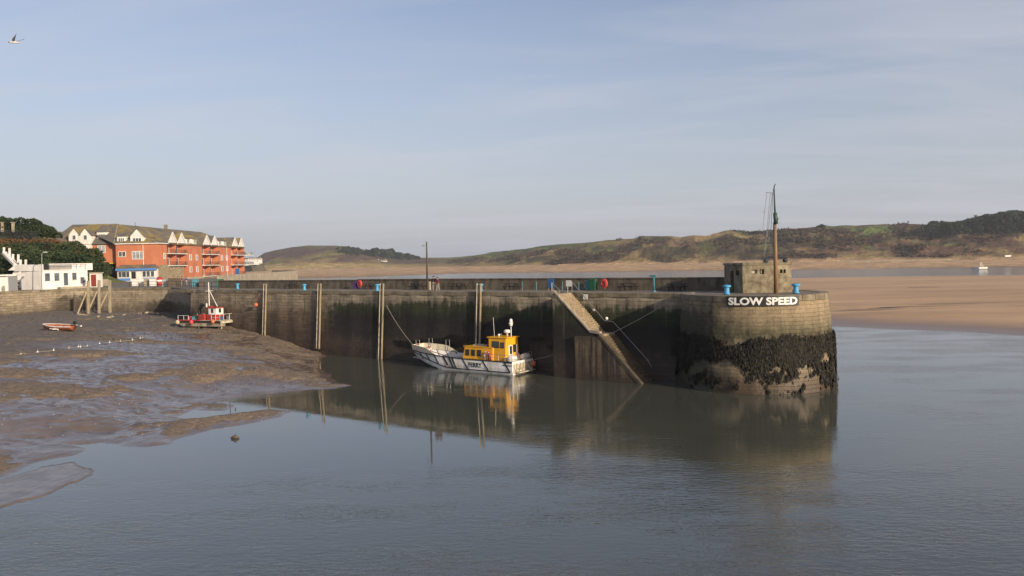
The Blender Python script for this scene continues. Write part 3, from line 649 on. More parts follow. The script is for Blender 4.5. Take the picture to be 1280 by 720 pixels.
# seaweed hanging on the pierhead and the foot of the wall
def weed_keep(ang, zv):
    """ang in degrees from -Y, positive to +X"""
    nz = fbm(ang * .11, zv * .8, 6, 51, .62); n5 = fbm(ang * .30, zv * .25, 5, 52, .62); n6 = fbm(ang * .6, zv * 2.6, 4, 53, .6)
    top = 4.85 + 1.1 * (n5 - .5) - .75 * np.exp(-((ang + 33) / 11) ** 2)
    dens = .62 + .75 * sstep(1.9, 3.3, zv) - .75 * sstep(1.3, .35, zv) - .25 * sstep(-45, -75, ang) * sstep(2.4, 1.2, zv)
    for a_, z_, wa, wz, am in ((-36, 2.1, 12, 1.0, 1.9), (18, 2.1, 5.5, .45, 1.2), (43, 3.0, 8, .6, 1.3), (-12, 1.0, 14, .45, .7), (5, .9, 8, .4, .5), (30, 1.1, 8, .4, .6), (60, 1.9, 6, .4, .7), (9, 2.9, 3, .3, .5), (-64, 1.7, 8, .6, .6), (-54, 2.8, 9, .7, .7)):
        dens = dens - am * np.exp(-((ang - a_) / wa) ** 2 - ((zv - z_) / wz) ** 2)
    dens = dens + .9 * np.exp(-((ang + 31) / 5) ** 2 - ((zv - .7) / .32) ** 2)
    top = top + RNG.normal(size=len(ang)) * .16 - np.abs(RNG.normal(size=len(ang))) * .22
    return (zv < top) & (dens + 2.6 * (nz - .5) + 1.9 * (n6 - .5) > .46 + RNG.uniform(-.12, .12, len(ang)))
n = 60000; ang = RNG.uniform(-100, 82, n); zv = RNG.uniform(.25, 5.3, n); ok = weed_keep(ang, zv); ang, zv = ang[ok], zv[ok]
def wall_r(t, zz_):
    rr = np.interp(zz_, [.4, 1.6, 3.8, 6.2], [RT + .64, RT + .5, RT + .36, RT + .18]); return rr + .06 * np.sin(t * 9 + zz_) + .04 * np.sin(t * 23)
t = np.radians(ang - 90); rr = wall_r(t, zv) + RNG.uniform(.02, .22, len(t)); ln = RNG.uniform(.14, .40, len(t)); w_ = RNG.uniform(.018, .05, len(t))
nx, ny = np.cos(t), np.sin(t); tx, ty = -ny, nx; sk = RNG.uniform(-.12, .12, len(t)); out = RNG.uniform(-.03, .14, len(t)); tw = RNG.uniform(-.6, .6, len(t))
c = np.stack([CEN.x + nx * rr, CEN.y + ny * rr, zv], -1); T = np.stack([tx + nx * tw, ty + ny * tw, 0 * tx], -1) * w_[:, None]
dn = np.stack([tx * sk + nx * out * .7, ty * sk + ny * out * .7, -ln], -1)
q = np.stack([c - T * .7, c + T * .7, c + dn * .6 + T * 1.3, c + dn, c + dn * .6 - T * 1.3], 1)
o = soup('seaweed', q, M['weed'], pier, 5); o['kind'] = 'stuff'; o['label'] = 'black bladder wrack hanging from the round pierhead'
n = 26000; sv = RNG.uniform(-4, 36, n); zv = RNG.uniform(.1, 4.6, n); nz = fbm(sv * .5, zv * .7, 4, 57); ok = (nz > .48) & (zv < 4.4 - .05 * sv + 1.2 * (fbm(sv * .3, zv * 0, 3, 58) - .5)) & (zv > .3 + .045 * np.maximum(sv, 0)) & ~((sv > -.2) & (sv < 10.6) & (zv < 9))
sv, zv = sv[ok], zv[ok]; a = len(sv); tv = -.075 * (ZD - zv) - RNG.uniform(.03, .15, a); ln = RNG.uniform(.15, .4, a); w_ = RNG.uniform(.03, .08, a)
e = np.array(E_); nn = np.array(N_); c = np.array(O_) + sv[:, None] * e + tv[:, None] * nn; c[:, 2] = zv; T = e * w_[:, None]; dn = np.zeros((a, 3)); dn[:, 2] = -ln; dn -= nn * RNG.uniform(0, .1, a)[:, None]
q = np.stack([c - T * .7, c + T * .7, c + dn * .6 + T * 1.3, c + dn, c + dn * .6 - T * 1.3], 1)
o = soup('seaweed', q, M['weed'], pier, 5); o['kind'] = 'stuff'; o['label'] = 'dark seaweed on the foot of the straight pier wall'

# quay walls on the left (polyline, battered)
qw = thing('quay_wall', G(100, 388, 4), 'pale concrete quay wall at the muddy head of the harbour', 'wall')
ql = QL + [W(S_END, 0, ZD)]
m = MB(); acc = 84
uvq = {}
for a, b in zip(ql[:-1], ql[1:]):
    L = (b - a).length; nrm = Vector(((b - a).y, -(b - a).x, 0)).normalized()
    pts = []
    for p, s_ in ((a, acc), (b, acc + L)): pass
    vs = [a + nrm * .02, b + nrm * .02, b + nrm * .5 - Vector((0, 0, 7)), a + nrm * .5 - Vector((0, 0, 7))]
    m.add(vs, [(0, 1, 2, 3)]); acc += L
Lq = [0]
for a, b in zip(ql[:-1], ql[1:]): Lq.append(Lq[-1] + (b - a).length)
def uv_q(p):
    best = (1e9, 0)
    for i, (a, b) in enumerate(zip(ql[:-1], ql[1:])):
        dd = (b - a); t_ = max(0, min(1, (p - a).dot(dd) / dd.length_squared)); q_ = a + dd * t_; ds = (Vector((p.x, p.y)) - Vector((q_.x, q_.y))).length
        if ds < best[0]: best = (ds, 200 + Lq[i] + dd.length * t_)
    return (best[1], p.z)
m.build('wall', M['pier'], qw, uv=uv_q)
m = MB()
for a, b in zip(ql[:-1], ql[1:]):
    dd = (b - a).normalized(); nrm = Vector((dd.y, -dd.x, 0)); m.slab([a + nrm * .14 - Vector((0, 0, .4)), b + nrm * .14 - Vector((0, 0, .4)), b + nrm * .14 + Vector((0, 0, .03)), a + nrm * .14 + Vector((0, 0, .03))], -nrm * .8)
m.build('coping', M['coping'], qw)
# timber facing posts on the left quay wall
for i, px in enumerate((5, 20, 44, 60)):
    a = G(px, 364.5 - px * .045, ZD); tmb = MB(); tmb.beam((a.x + .35, a.y - .45, 3.4), (a.x + .15, a.y - .3, ZD + 1.0 * (i == 0)), .28, .22)
    o = tmb.build('fender_post', M['timber']); tag(o, ['leftmost pale timber fender post on the left quay wall', 'pale timber fender post, second from the left edge of the quay', 'pale timber fender post, third from the left edge of the quay', 'pale timber fender post next to the quay corner'][i], 'post', 'timber fender posts on the left quay wall')

# parapet along the seaward side
pp = thing('pier_parapet', W(40, 6.9, ZD), 'dark stone parapet wall along the far side of the pier', 'wall')
m = MB(); 
for i in range(34):
    s0 = -4.2 + i * 2.56; h = 1.22 + random.uniform(-.02, .02) - (0.08 if i > 20 else 0); m.slab([W(s0, 6.55, ZD - .05), W(s0 + 2.55, 6.55, ZD - .05), W(s0 + 2.55, 6.55, ZD + h), W(s0, 6.55, ZD + h)], N_ * .65)
m.build('wall', M['parapet'], pp)
m = MB()
for i in range(34):
    s0 = -4.2 + i * 2.56; h = 1.22 - (0.08 if i > 20 else 0); m.slab([W(s0, 6.48, ZD + h), W(s0 + 2.54, 6.48, ZD + h), W(s0 + 2.54, 6.48, ZD + h + .12), W(s0, 6.48, ZD + h + .12)], N_ * .8)
m.build('coping', M['parapet'], pp)

# staircase down the pier wall
st = thing('stone_staircase', W(6, -1, 0), 'steep stone staircase running down the pier wall to the water', 'stairs')
TO, TI = -3.3, -.1
m = MB(); up_n = 20; s_a, s_b = 10.1, 6.1; z_a, z_b = ZD, 4.5
prof = [(s_a + .25, z_a)]
for i in range(up_n):
    s0 = s_a + (s_b - s_a) * i / up_n; s1_ = s_a + (s_b - s_a) * (i + 1) / up_n; z1 = z_a + (z_b - z_a) * (i + 1) / up_n; prof += [(s0, z1), (s1_, z1)]
def stair_solid(prof, t0, t1, zb_):
    mm = MB(); pr_ = [prof[0]] + prof[1:]
    for i in range(1, len(pr_) - 1, 2):
        (s0, zt), (s1_, _) = pr_[i], pr_[i + 1]; mm.slab([W(s0, t0, zb_), W(s1_ , t0, zb_), W(s1_, t0, zt), W(s0, t0, zt)], N_ * (t1 - t0))
    return mm
mm = stair_solid(prof, TO + .32, TI, 1.0); mm.build('upper_steps', M['step'], st)
prof2 = [(5.0, 4.42)]
for i in range(20):
    s0 = 5.0 - 4.4 * i / 20; z1 = 4.42 - 4.5 * (i + 1) / 20; prof2 += [(s0, z1), (s0 - .22, z1)]
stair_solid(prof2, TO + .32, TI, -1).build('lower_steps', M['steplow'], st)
m = MB(); m.slab([W(6.1, TO + .32, -1), W(5.0, TO + .32, -1), W(5.0, TO + .32, 4.42), W(6.1, TO + .32, 4.42)], N_ * (TI - TO - .32)); m.build('landing', M['step'], st)
m = MB()      # outer face of the block, carries the sloping edge
def outer(pts, thick=.3): return [W(s_, TO, z_) for s_, z_ in pts]
m.slab(outer([(10.4, -1), (10.4, 8.36), (10.1, 8.36), (6.1, 4.62), (4.95, 4.5), (4.95, -1)]), N_ * .32)
m.build('stair_wall', M['pier'], st, uv=lambda p: ((p - O_).dot(E_) + 1.3, p.z))
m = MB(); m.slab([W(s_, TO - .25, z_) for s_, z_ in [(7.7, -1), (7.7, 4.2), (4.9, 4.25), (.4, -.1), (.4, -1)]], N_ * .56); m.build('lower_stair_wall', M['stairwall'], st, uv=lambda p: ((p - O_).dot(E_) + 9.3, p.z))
m = MB(); m.slab([W(s_, TO - .06, z_) for s_, z_ in [(10.55, 8.38), (10.25, 8.7), (6.15, 4.86), (4.95, 4.74), (4.95, 4.50), (6.05, 4.60), (10.1, 8.38)]], N_ * .44)
m.build('sloping_kerb', M['kerb'], st)
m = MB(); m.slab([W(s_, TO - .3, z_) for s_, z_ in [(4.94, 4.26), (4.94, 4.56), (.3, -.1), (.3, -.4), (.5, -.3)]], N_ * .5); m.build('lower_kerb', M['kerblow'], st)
m = MB(); m.slab([W(10.42, TO, 2), W(10.42, TO, ZD - .02), W(10.1, TO, ZD - .02), W(10.1, TO, 2)], N_ * (-.1 - TO)); m.build('end_wall', M['pier'], st, uv=lambda p: ((p - O_).dot(E_) + (p - O_).dot(N_), p.z))
# handrail
hr = thing('handrail', W(10.2, .2, ZD), 'grey steel handrail following the pier stairs', 'handrail')
m = MB(); pts = [W(10.6, -.2, ZD + 1.1), W(10.0, -.2, ZD + 1.12), W(6.1, -.42, 5.6), W(5.1, -.42, 5.5), W(1.2, -.70, 1.9), W(.7, -.78, 1.2)]; m.tube(pts, .035, 8); m.build('rail', M['metal'], hr, smooth=True)
for s_, z_ in ((10.0, ZD + 1.1), (6.1, 5.6), (5.1, 5.5), (3.2, 3.7)):
    m = MB(); m.tube([W(s_, -.24 - .06 * (ZD - z_) if s_ < 10 else -.24, z_), W(s_, -.05 if s_ < 10 else -.2, z_ - (.15 if s_ < 10 else 1.1))], .03, 6); m.build('bracket', M['metal'], hr)
gate = thing('stair_gate', W(10.6, -.9, ZD), 'grey metal railing gate at the top of the stairs', 'gate')
m = MB()
for t_ in (TO + .1, -.25): m.tube([W(10.5, t_, ZD - .1), W(10.5, t_, ZD + 1.15)], .04, 8)
m.build_each('post', M['metal'], gate)
m = MB(); m.tube([W(10.45, TO + .1, ZD + 1.12), W(9.6, TO + .1, ZD + .35), W(9.6, TO + .1, ZD - .4)], .035, 8); m.tube([W(10.5, -.25, ZD + 1.1), W(10.5, .6, ZD + 1.1), W(10.5, .6, ZD)], .035, 8); m.build_each('rail', M['metal'], gate)
m = MB(); c0_ = W(10.35, -.3, ZD + .95); m.slab([c0_ + E_ * .32 + Vector((0, 0, -.3)), c0_ - E_ * .32 + Vector((0, 0, -.3)), c0_ - E_ * .32 + Vector((0, 0, .33)), c0_ + E_ * .32 + Vector((0, 0, .33))], N_ * .03); o = m.build('notice', M['white']); tag(o, 'white square notice on the railing at the stair top', 'notice')
s_, z_ = WF(732, 371, -.15); m = MB(); c0_ = W(s_, -.16, z_); m.slab([c0_ + E_ * .28 + Vector((0, 0, -.26)), c0_ - E_ * .28 + Vector((0, 0, -.26)), c0_ - E_ * .28 + Vector((0, 0, .26)), c0_ + E_ * .28 + Vector((0, 0, .26))], N_ * -.03); o = m.build('notice', M['white']); tag(o, 'small white notice fixed on the pier wall beside the stairs', 'notice')
for px, py, lb in ((742.5, 387, 'small pale lamp on the wall above the upper stair flight'), (758.5, 398, 'small pale lamp on the wall above the stair landing')):
    s_, z_ = WF(px, py, -.2); m = MB(); c0_ = W(s_, -.22, z_); m.ball(c0_, .16, 10); m.beam(c0_, c0_ + N_ * .2, .08); o = m.build('wall_lamp', M['white']); tag(o, lb, 'lamp', 'pale lamps on the wall by the stairs')

# ladders with fender posts
for px, bot, lb in ((332, 417, 'ladder and pale post farthest left on the pier wall, foot in mud'), (400, 432, 'ladder and pale post standing where mud meets water'), (478, 441, 'ladder and pale post with the ferry bow rope tied beside it'), (599.5, 452, 'ladder and pale post right behind the ferry cabin')):
    s_, _ = WF(px, 362, -.3); zb_ = max(-.6, 2.0 if px < 350 else (.7 if px < 420 else -.5))
    ld = thing('wall_ladder', W(s_, -.3, zb_), lb, 'ladder', 'ladders with timber posts on the pier wall')
    tb = lambda z_: -.16 - .075 * (ZD - z_)
    m = MB(); m.beam(W(s_ - .24, tb(zb_) - .16, zb_), W(s_ - .24, -.3, ZD + .95), .17, .2); m.build('fender_post', M['timber'], ld, bevel=.02)
    m = MB(); m.beam(W(s_ + .34, tb(zb_) - .12, zb_), W(s_ + .34, -.28, ZD + .95), .12, .12); m.beam(W(s_ - .08, tb(zb_) - .1, zb_), W(s_ - .08, -.26, ZD + .9), .07, .1); m.build_each('stile', M['grime'], ld)
    m = MB(); z_ = zb_ + .3
    while z_ < ZD + .8: m.beam(W(s_ + .34, tb(z_) - .12, z_), W(s_ - .08, tb(z_) - .1, z_), .04); z_ += .3
    m.build_each('rung', M['rustmetal'], ld)
    m = MB(); m.beam(W(s_ + .6, tb(zb_) - .02, zb_), W(s_ + .6, -.13, ZD - .1), .3, .12); m.build('backing_timber', M['timberd'], ld)

# ------------------------------------------------------------------ pierhead furniture
def bollard(loc, label, first=[None]):
    if first[0] is None:
        r_ = thing('mooring_bollard', loc, label, 'bollard', 'blue painted mooring bollards on the pier edge')
        m = MB(); m.lathe((0, 0, 0), [(.30, 0), (.31, .06), (.24, .1), (.22, .5), (.23, .62)], 20); m.build('post', M['blue'], r_, True, world=False)
        m = MB(); m.lathe((0, 0, .62), [(.24, 0), (.36, .04), (.38, .12), (.34, .2), (.15, .24), (.02, .25)], 20); m.build('cap', M['blue'], r_, True, world=False)
        first[0] = r_; return r_
    return place_copy(first[0], loc, 0, label, False)
for px, py, lb in ((908.5, 368, 'blue bollard just left of the lettered board on the pierhead'), (995, 366.5, 'blue bollard at the right end of the lettered board'), (601, 364, 'blue bollard beside the ladder behind the ferry cabin'), (471.5, 363.5, 'blue bollard beside the ladder with the bow rope'), (380.5, 362.8, 'blue bollard between the two leftmost pier ladders'), (297, 361.2, 'blue bollard farthest left on the pier, beyond the leftmost ladder')):
    p = G(px, py, ZD); b = bollard(p, lb)
    if px < 700: b.scale = (.85, .85, 1.0)

# lettered board bent round the pierhead
def cyl_hit(px, py, rad):
    d = ray(px, py); a = d.x ** 2 + d.y ** 2; b = -2 * (d.x * CEN.x + d.y * CEN.y); c_ = CEN.x ** 2 + CEN.y ** 2 - rad ** 2
    t_ = (-b - math.sqrt(b * b - 4 * a * c_)) / (2 * a); P_ = d * t_; return math.atan2(P_.y - CEN.y, P_.x - CEN.x), CZ + P_.z
rs = RT + .16
a0, z0_ = cyl_hit(908, 383, rs); a1, z1_ = cyl_hit(999, 381.5, rs); a2, ztop_ = cyl_hit(950, 370.3, rs)
zlo = (z0_ + z1_) / 2; zhi = zlo + .86
sign = thing('lettered_board', (CEN.x, CEN.y - RT, zlo), 'long black board with white capital letters round the pierhead rim', 'sign')
m = MB(); nseg = 24
ring = [(CEN.x + rs * math.cos(a0 + (a1 - a0) * i / nseg), CEN.y + rs * math.sin(a0 + (a1 - a0) * i / nseg)) for i in range(nseg + 1)] + [(CEN.x + (rs - .05) * math.cos(a0 + (a1 - a0) * i / nseg), CEN.y + (rs - .05) * math.sin(a0 + (a1 - a0) * i / nseg)) for i in range(nseg, -1, -1)]
m.prism(ring, zlo, zhi); m.build('board', M['black'], sign)
def text_mesh(body, size, offset=.0, extrude=.01):
    cu = bpy.data.curves.new('lettering', 'FONT'); cu.body = body; cu.size = size; cu.offset = offset; cu.extrude = extrude; cu.resolution_u = 3; cu.align_x = 'CENTER'
    o = bpy.data.objects.new('tmp', cu); col.objects.link(o); bpy.context.view_layer.update()
    me = bpy.data.meshes.new_from_object(o.evaluated_get(bpy.context.evaluated_depsgraph_get())); bpy.data.objects.remove(o); bpy.data.curves.remove(cu); return me
me = text_mesh('SLOW SPEED', .98, .036, .012)
xsv = [v.co.x for v in me.vertices]; w0, w1 = min(xsv), max(xsv); ysv = [v.co.y for v in me.vertices]; h0, h1 = min(ysv), max(ysv)
inv = root_matrix(sign).inverted(); pad = .03
for v in me.vertices:
    fx = (v.co.x - w0) / (w1 - w0); a_ = a0 + (a1 - a0) * (pad + fx * (1 - 2 * pad)); zc = zlo + .10 + (v.co.y - h0) / (h1 - h0) * (zhi - zlo - .20); r_ = rs + .012 + v.co.z
    v.co = inv @ Vector((CEN.x + r_ * math.cos(a_), CEN.y + r_ * math.sin(a_), zc))
me.materials.append(M['white']); o = bpy.data.objects.new('lettering', me); col.objects.link(o); o.parent = sign

# concrete lookout hut
c1 = G(928, 366, ZD); HH = 2.75
fr = Vector((math.cos(R(-4)), math.sin(R(-4)), 0)); bk = Vector((-fr.y, fr.x, 0))
hut = thing('lookout_hut', c1, 'squat weathered concrete lookout hut on the pierhead', 'hut')
c2 = c1 + fr * 3.15; c3 = c2 + (fr * math.cos(R(22)) + bk * math.sin(R(22))) * 1.6
pl = [c1, c2, c3, c3 + bk * 4.0, c1 + bk * 4.6 + fr * -.75]
def wallq(m, a, b, z0, z1, th=.25):
    dd = (b - a).normalized(); nn_ = Vector((-dd.y, dd.x, 0)); m.slab([Vector((a.x, a.y, z0)), Vector((b.x, b.y, z0)), Vector((b.x, b.y, z1)), Vector((a.x, a.y, z1))], nn_ * th)
def wall_with_slots(m, a, b, z0, z1, slots, th=.25):
    L = (b - a).length; dd = (b - a).normalized(); cur = 0
    for s0, s1_, za, zb_ in slots:
        wallq(m, a + dd * cur, a + dd * s0, z0, z1, th); wallq(m, a + dd * s0, a + dd * s1_, z0, za, th); wallq(m, a + dd * s0, a + dd * s1_, zb_, z1, th); cur = s1_
    wallq(m, a + dd * cur, b, z0, z1, th)
m = MB(); zz0, zz1 = ZD - .05, ZD + HH - .22
wall_with_slots(m, pl[0], pl[1], zz0, zz1, [(.85, 1.35, ZD + 1.75, ZD + 2.1), (1.65, 2.0, ZD + 1.7, ZD + 2.15)])
wall_with_slots(m, pl[1], pl[2], zz0, zz1, [(.35, .62, ZD + 1.75, ZD + 2.1), (.72, .98, ZD + 1.75, ZD + 2.1)]); wallq(m, pl[2], pl[3], zz0, zz1); wallq(m, pl[3], pl[4], zz0, zz1)
wall_with_slots(m, pl[4], pl[0], zz0, zz1, [(1.6, 2.5, zz0 + .01, ZD + 2.0), (3.0, 3.9, ZD + 1.6, ZD + 2.05)])
m.build('wall', M['block'], hut)
m = MB(); cc = sum(pl, Vector((0, 0, 0))) / 5; m.prism([((p.x - cc.x) * 1.03 + cc.x, (p.y - cc.y) * 1.03 + cc.y) for p in pl], ZD + HH - .22, ZD + HH); m.build('roof', M['block'], hut, bevel=.03)
m = MB()
for p_, w_ in ((pl[0] + fr * 1.1, .5), (pl[0] + fr * 1.83, .1)): m.box((p_.x, p_.y + .2, ZD + 1.93), (w_, .05, .32), R(-4))
m.build_each('slot_pane', M['grime'], hut)
# rounded stones on the hut roof
m = MB()
for px in (957, 981.5):
    p = AT(px, 326, 75.2); m.ball((p.x, p.y, ZD + HH + .17), .26, 10, .8)
m.build_each('roof_vent', M['iron'], hut, smooth=True)

# mast with its rigging ladder
mb = G(970, 366.8, ZD); mast = thing('signal_mast', mb, 'tall timber mast with green topmast in front of the lookout hut', 'mast')
top = AT(968.5, 278, mb.y); tip = AT(967.5, 236, mb.y)
m = MB(); m.tube([mb, top], [.19, .15], 14); m.build('lower_mast', M['mastwood'], mast, True)
m = MB(); m.tube([AT(970, 280, mb.y - .12), AT(968.8, 266, mb.y - .12)], [.20, .18], 10); m.tube([AT(969.3, 278, mb.y - .05), tip], [.10, .06], 10); m.tube([tip, AT(968, 232, mb.y), AT(969.5, 230, mb.y)], .05, 6); m.tube([AT(969.5, 273, mb.y), AT(972.5, 272, mb.y), AT(972.5, 275, mb.y)], .05, 6); m.build('topmast', M['mastgreen'], mast, True)
m = MB(); Yb_ = mb.y + .2
crs = (AT(957, 240.5, Yb_), AT(967.2, 241.5, Yb_)); m.tube(crs, .035, 6)
for a_, b_ in (((958.5, 241), (953, 290)), ((963, 241), (957.5, 300)), ((965.5, 242), (959, 296)), ((966.5, 236), (963.5, 290))): m.tube([AT(*a_, Yb_), AT(*b_, Yb_)], .022, 5)
m.tube([AT(953.5, 265, Yb_), AT(956, 265, Yb_)], .03, 5); m.build('crosstree', M['metal'], mast)
m = MB(); L0, L1 = (AT(957.3, 299, Yb_), AT(954.5, 329, Yb_ + .6)), (AT(961.8, 296, Yb_), AT(957.5, 329, Yb_ + .6))
m.tube(L0, .03, 5); m.tube(L1, .03, 5)
for i in range(14): q_ = i / 14 + .03; m.tube([L0[0].lerp(L0[1], q_), L1[0].lerp(L1[1], q_)], .02, 4)
m.build('rigging_ladder', M['metal'], mast)

# ------------------------------------------------------------------ things along the parapet
BT = M['black']
def bench(loc, rz, label, first=[None]):
    if first[0] is None:
        r_ = thing('picnic_bench', loc, label, 'picnic bench', 'dark picnic benches along the parapet'); r_.rotation_euler = (0, 0, rz)
        m = MB(); [m.box((0, -.3 + .2 * i, .74), (1.8, .17, .05)) for i in range(4)]; m.build('tabletop', M['black'], r_, world=False)
        for y_ in (-.75, .75): m = MB(); m.box((0, y_, .44), (1.8, .26, .05)); m.build('seat', M['black'], r_, world=False)
        for x_ in (-.65, .65): m = MB(); m.beam((x_, -.6, 0), (x_, -.22, .72), .08); m.beam((x_, .6, 0), (x_, .22, .72), .08); m.beam((x_, -.85, .39), (x_, .85, .39), .08); m.build('leg_frame', M['black'], r_, world=False)
        first[0] = r_; return
    place_copy(first[0], loc, rz, label, False)
for i, (px, lb) in enumerate(((363, 'dark picnic bench between the two leftmost pier ladders'), (464, 'dark picnic bench right of the red cabinet by the parapet'), (521, 'dark picnic bench just left of the lamp pole and walkers'), (574, 'dark picnic bench on the pier just right of the two walkers'), (640, 'dark picnic bench left of the blue information board'), (785, 'dark picnic bench right of the red lifebuoy housing'), (846, 'dark picnic bench nearest the lookout hut'))):
    # on the deck close to the parapet
    s_, _ = WF(px, 360, 5.3); p = W(s_, 5.3, ZD); bench(p, PIER_ROT, lb)
def panel(name, px, t, w, h, zb_, mt, label, cat, post=M['metal'], legs=True):
    s_, _ = WF(px, 358, t); r_ = thing(name, W(s_, t, ZD), label, cat)
    m = MB(); a = W(s_ + w / 2, t, ZD + zb_); b = W(s_ - w / 2, t, ZD + zb_); m.slab([a, b, b + Vector((0, 0, h)), a + Vector((0, 0, h))], N_ * .08); m.build('panel', mt, r_)
    for sg in (1, -1): m = MB(); m.tube([W(s_ + sg * w * .42, t + .06, ZD - .02), W(s_ + sg * w * .42, t + .06, ZD + zb_ + .1)], .04, 6); m.build('leg', post, r_)
    return r_, s_
r_, s_ = panel('information_board', 688.5, .9, .75, .95, .45, M['signblue'], 'blue information board at the head of the stairs', 'sign')
m = MB(); 
for j in range(5): a = W(s_ + .26, .9, ZD + .62 + j * .14); b = W(s_ - .26, .9, ZD + .62 + j * .14); m.slab([a, b, b + Vector((0, 0, .04)), a + Vector((0, 0, .04))], N_ * -.006)
# small rail posts near the stairs
for px, lb in ((653, 'short blue post between bench and information board, left one'), (670.5, 'short blue post next to the information board'), (723.5, 'short blue post just right of the stair top'), (703, 'short blue post behind the notice at the stair top')):
    s_, _ = WF(px, 359, 3.5); m = MB(); m.tube([W(s_, 3.5, ZD - .03), W(s_, 3.5, ZD + .95)], .05, 8); m.ball(W(s_, 3.5, ZD + .97), .07, 8); o = m.build('rail_post', M['teal']); tag(o, lb, 'post', 'short blue posts near the stairs')
def cabinet(name, px, t, w, h, mt, label, cat):
    s_, _ = WF(px, 358, t); r_ = thing(name, W(s_, t, ZD), label, cat, rz=PIER_ROT)
    m = MB(); m.box((0, 0, h / 2), (w, .5, h)); m.build('body', mt, r_, bevel=.04, world=False); m = MB(); m.box((0, 0, h + .04), (w + .08, .58, .09)); m.build('lid', mt, r_, bevel=.02, world=False); return r_, s_
cabinet('waste_bin', 741, 5.9, .85, 1.15, M['green'], 'dark green bin against the parapet left of the red lifebuoy', 'bin')
cabinet('storage_box', 735.5, 6.0, .5, .95, M['teal'], 'blue green box beside the dark green bin', 'box')
# lifebuoy housings
for px, lb, pc in ((756, 'red lifebuoy housing on the parapet right of the green bin', False), (450.5, 'red lifebuoy cabinet on the parapet near the bow rope ladder', True)):
    t_ = 5.9; s_, _ = WF(px, 355, t_); r_ = thing('lifebuoy_housing', W(s_, t_, ZD), lb, 'lifebuoy', 'red lifebuoy housings on the pier', rz=PIER_ROT)
    m = MB(); m.lathe((0, 0, 0), [(.03, 0), (.03, .8)], 8); m.build('post', M['metal'], r_, world=False)
    m = MB(); pts = [(.40 * math.cos(2 * math.pi * i / 20), 0, .74 + .52 * math.sin(2 * math.pi * i / 20)) for i in range(20)]; m.slab(pts, (0, .22, 0)); m.build('case', M['redpink'], r_, world=False, bevel=.04)
    m = MB(); m.torus((0, .25, .74), .26, .07, 'y'); m.build('ring', M['red'], r_, True, world=False)
s_, _ = WF(444.5, 355, 5.9); m = MB(); c0_ = W(s_, 5.9, ZD); m.box((c0_.x, c0_.y, ZD + .5), (.5, .4, 1.0), PIER_ROT); o = m.build('notice_box', mat('purple sign', (.10, .04, .25)), bevel=.03); tag(o, 'small purple box next to the red lifebuoy cabinet', 'box')
# little davit crane (blue green)
s_, _ = WF(817.5, 360, 3.2); r_ = thing('davit_crane', W(s_, 3.2, ZD), 'blue green davit post with a short arm on the pier', 'crane')
m = MB(); m.tube([W(s_, 3.2, ZD - .05), W(s_, 3.2, ZD + 1.55)], .11, 10); m.build('post', M['teal'], r_, True)
m = MB(); m.beam(W(s_ + .45, 3.2, ZD + 1.58), W(s_ - .2, 3.2, ZD + 1.58), .18, .16); m.build('arm', M['teal'], r_); m = MB(); m.lathe(W(s_, 3.2, ZD - .02), [(.25, 0), (.22, .12), (.13, .15)], 12); m.build('base', M['teal'], r_)
# pale stump by the walkers
s_, _ = WF(537, 359, 4.8); m = MB(); m.box(W(s_, 4.8, ZD + .5), (.28, .28, 1.05), PIER_ROT); o = m.build('stone_post', M['cream'], bevel=.03); tag(o, 'pale square stone post at the foot of the lamp pole', 'post')
# lamp pole
pb = AT(534.5, 352, 112); s_, _ = WF(534.3, 359, 6.0); pb = W(s_, 6.0, ZD); r_ = thing('lamp_pole', pb, 'tall thin timber lamp pole behind the pier walkers', 'lamp pole')
pt = AT(533.2, 302.5, pb.y); m = MB(); m.tube([pb, pt], [.13, .09], 10); m.build('pole', M['timberd'], r_, True)
m = MB(); m.tube([AT(533.3, 307, pb.y), AT(529.5, 306, pb.y)], .04, 6); m.ball(AT(529, 306.8, pb.y), .17, 8, .6); m.build('lamp_head', M['metal'], r_); m = MB(); m.tube([pt, AT(531.5, 300, pb.y)], .03, 5); m.build('aerial', M['metal'], r_)
# orange buoy on a chain at the wall
s_, z_ = WF(321, 381, -.6); m = MB(); m.ball(W(s_, -.7, z_), .28, 12); m.tube([W(s_, -.7, z_ + .35), W(s_ - .3, -.15, ZD - .2)], .02, 5); o = m.build('buoy', M['orange'], smooth=True); tag(o, 'round orange buoy hung on the pier wall near the leftmost ladder', 'buoy')

# ------------------------------------------------------------------ people
def skin_mesh(joints, edges, name, mt, sub=1):
    me = bpy.data.meshes.new(name); me.from_pydata([j[0] for j in joints], edges, []); o = bpy.data.objects.new(name, me); col.objects.link(o)
    sk_ = o.modifiers.new('s', 'SKIN'); lay = me.skin_vertices[0] if len(me.skin_vertices) else me.skin_vertices.new()
    for i, j in enumerate(joints): rr_ = j[1]; lay.data[i].radius = rr_ if isinstance(rr_, tuple) else (rr_, rr_)
    lay.data[0].use_root = True; sk_.use_smooth_shade = True
    sb_ = o.modifiers.new('u', 'SUBSURF'); sb_.levels = sub; sb_.render_levels = sub; bpy.context.view_layer.update()
    m2 = bpy.data.meshes.new_from_object(o.evaluated_get(bpy.context.evaluated_depsgraph_get())); bpy.data.objects.remove(o)
    m2.name = name; m2.materials.clear(); m2.materials.append(mt); ob = bpy.data.objects.new(name, m2); col.objects.link(ob); return ob
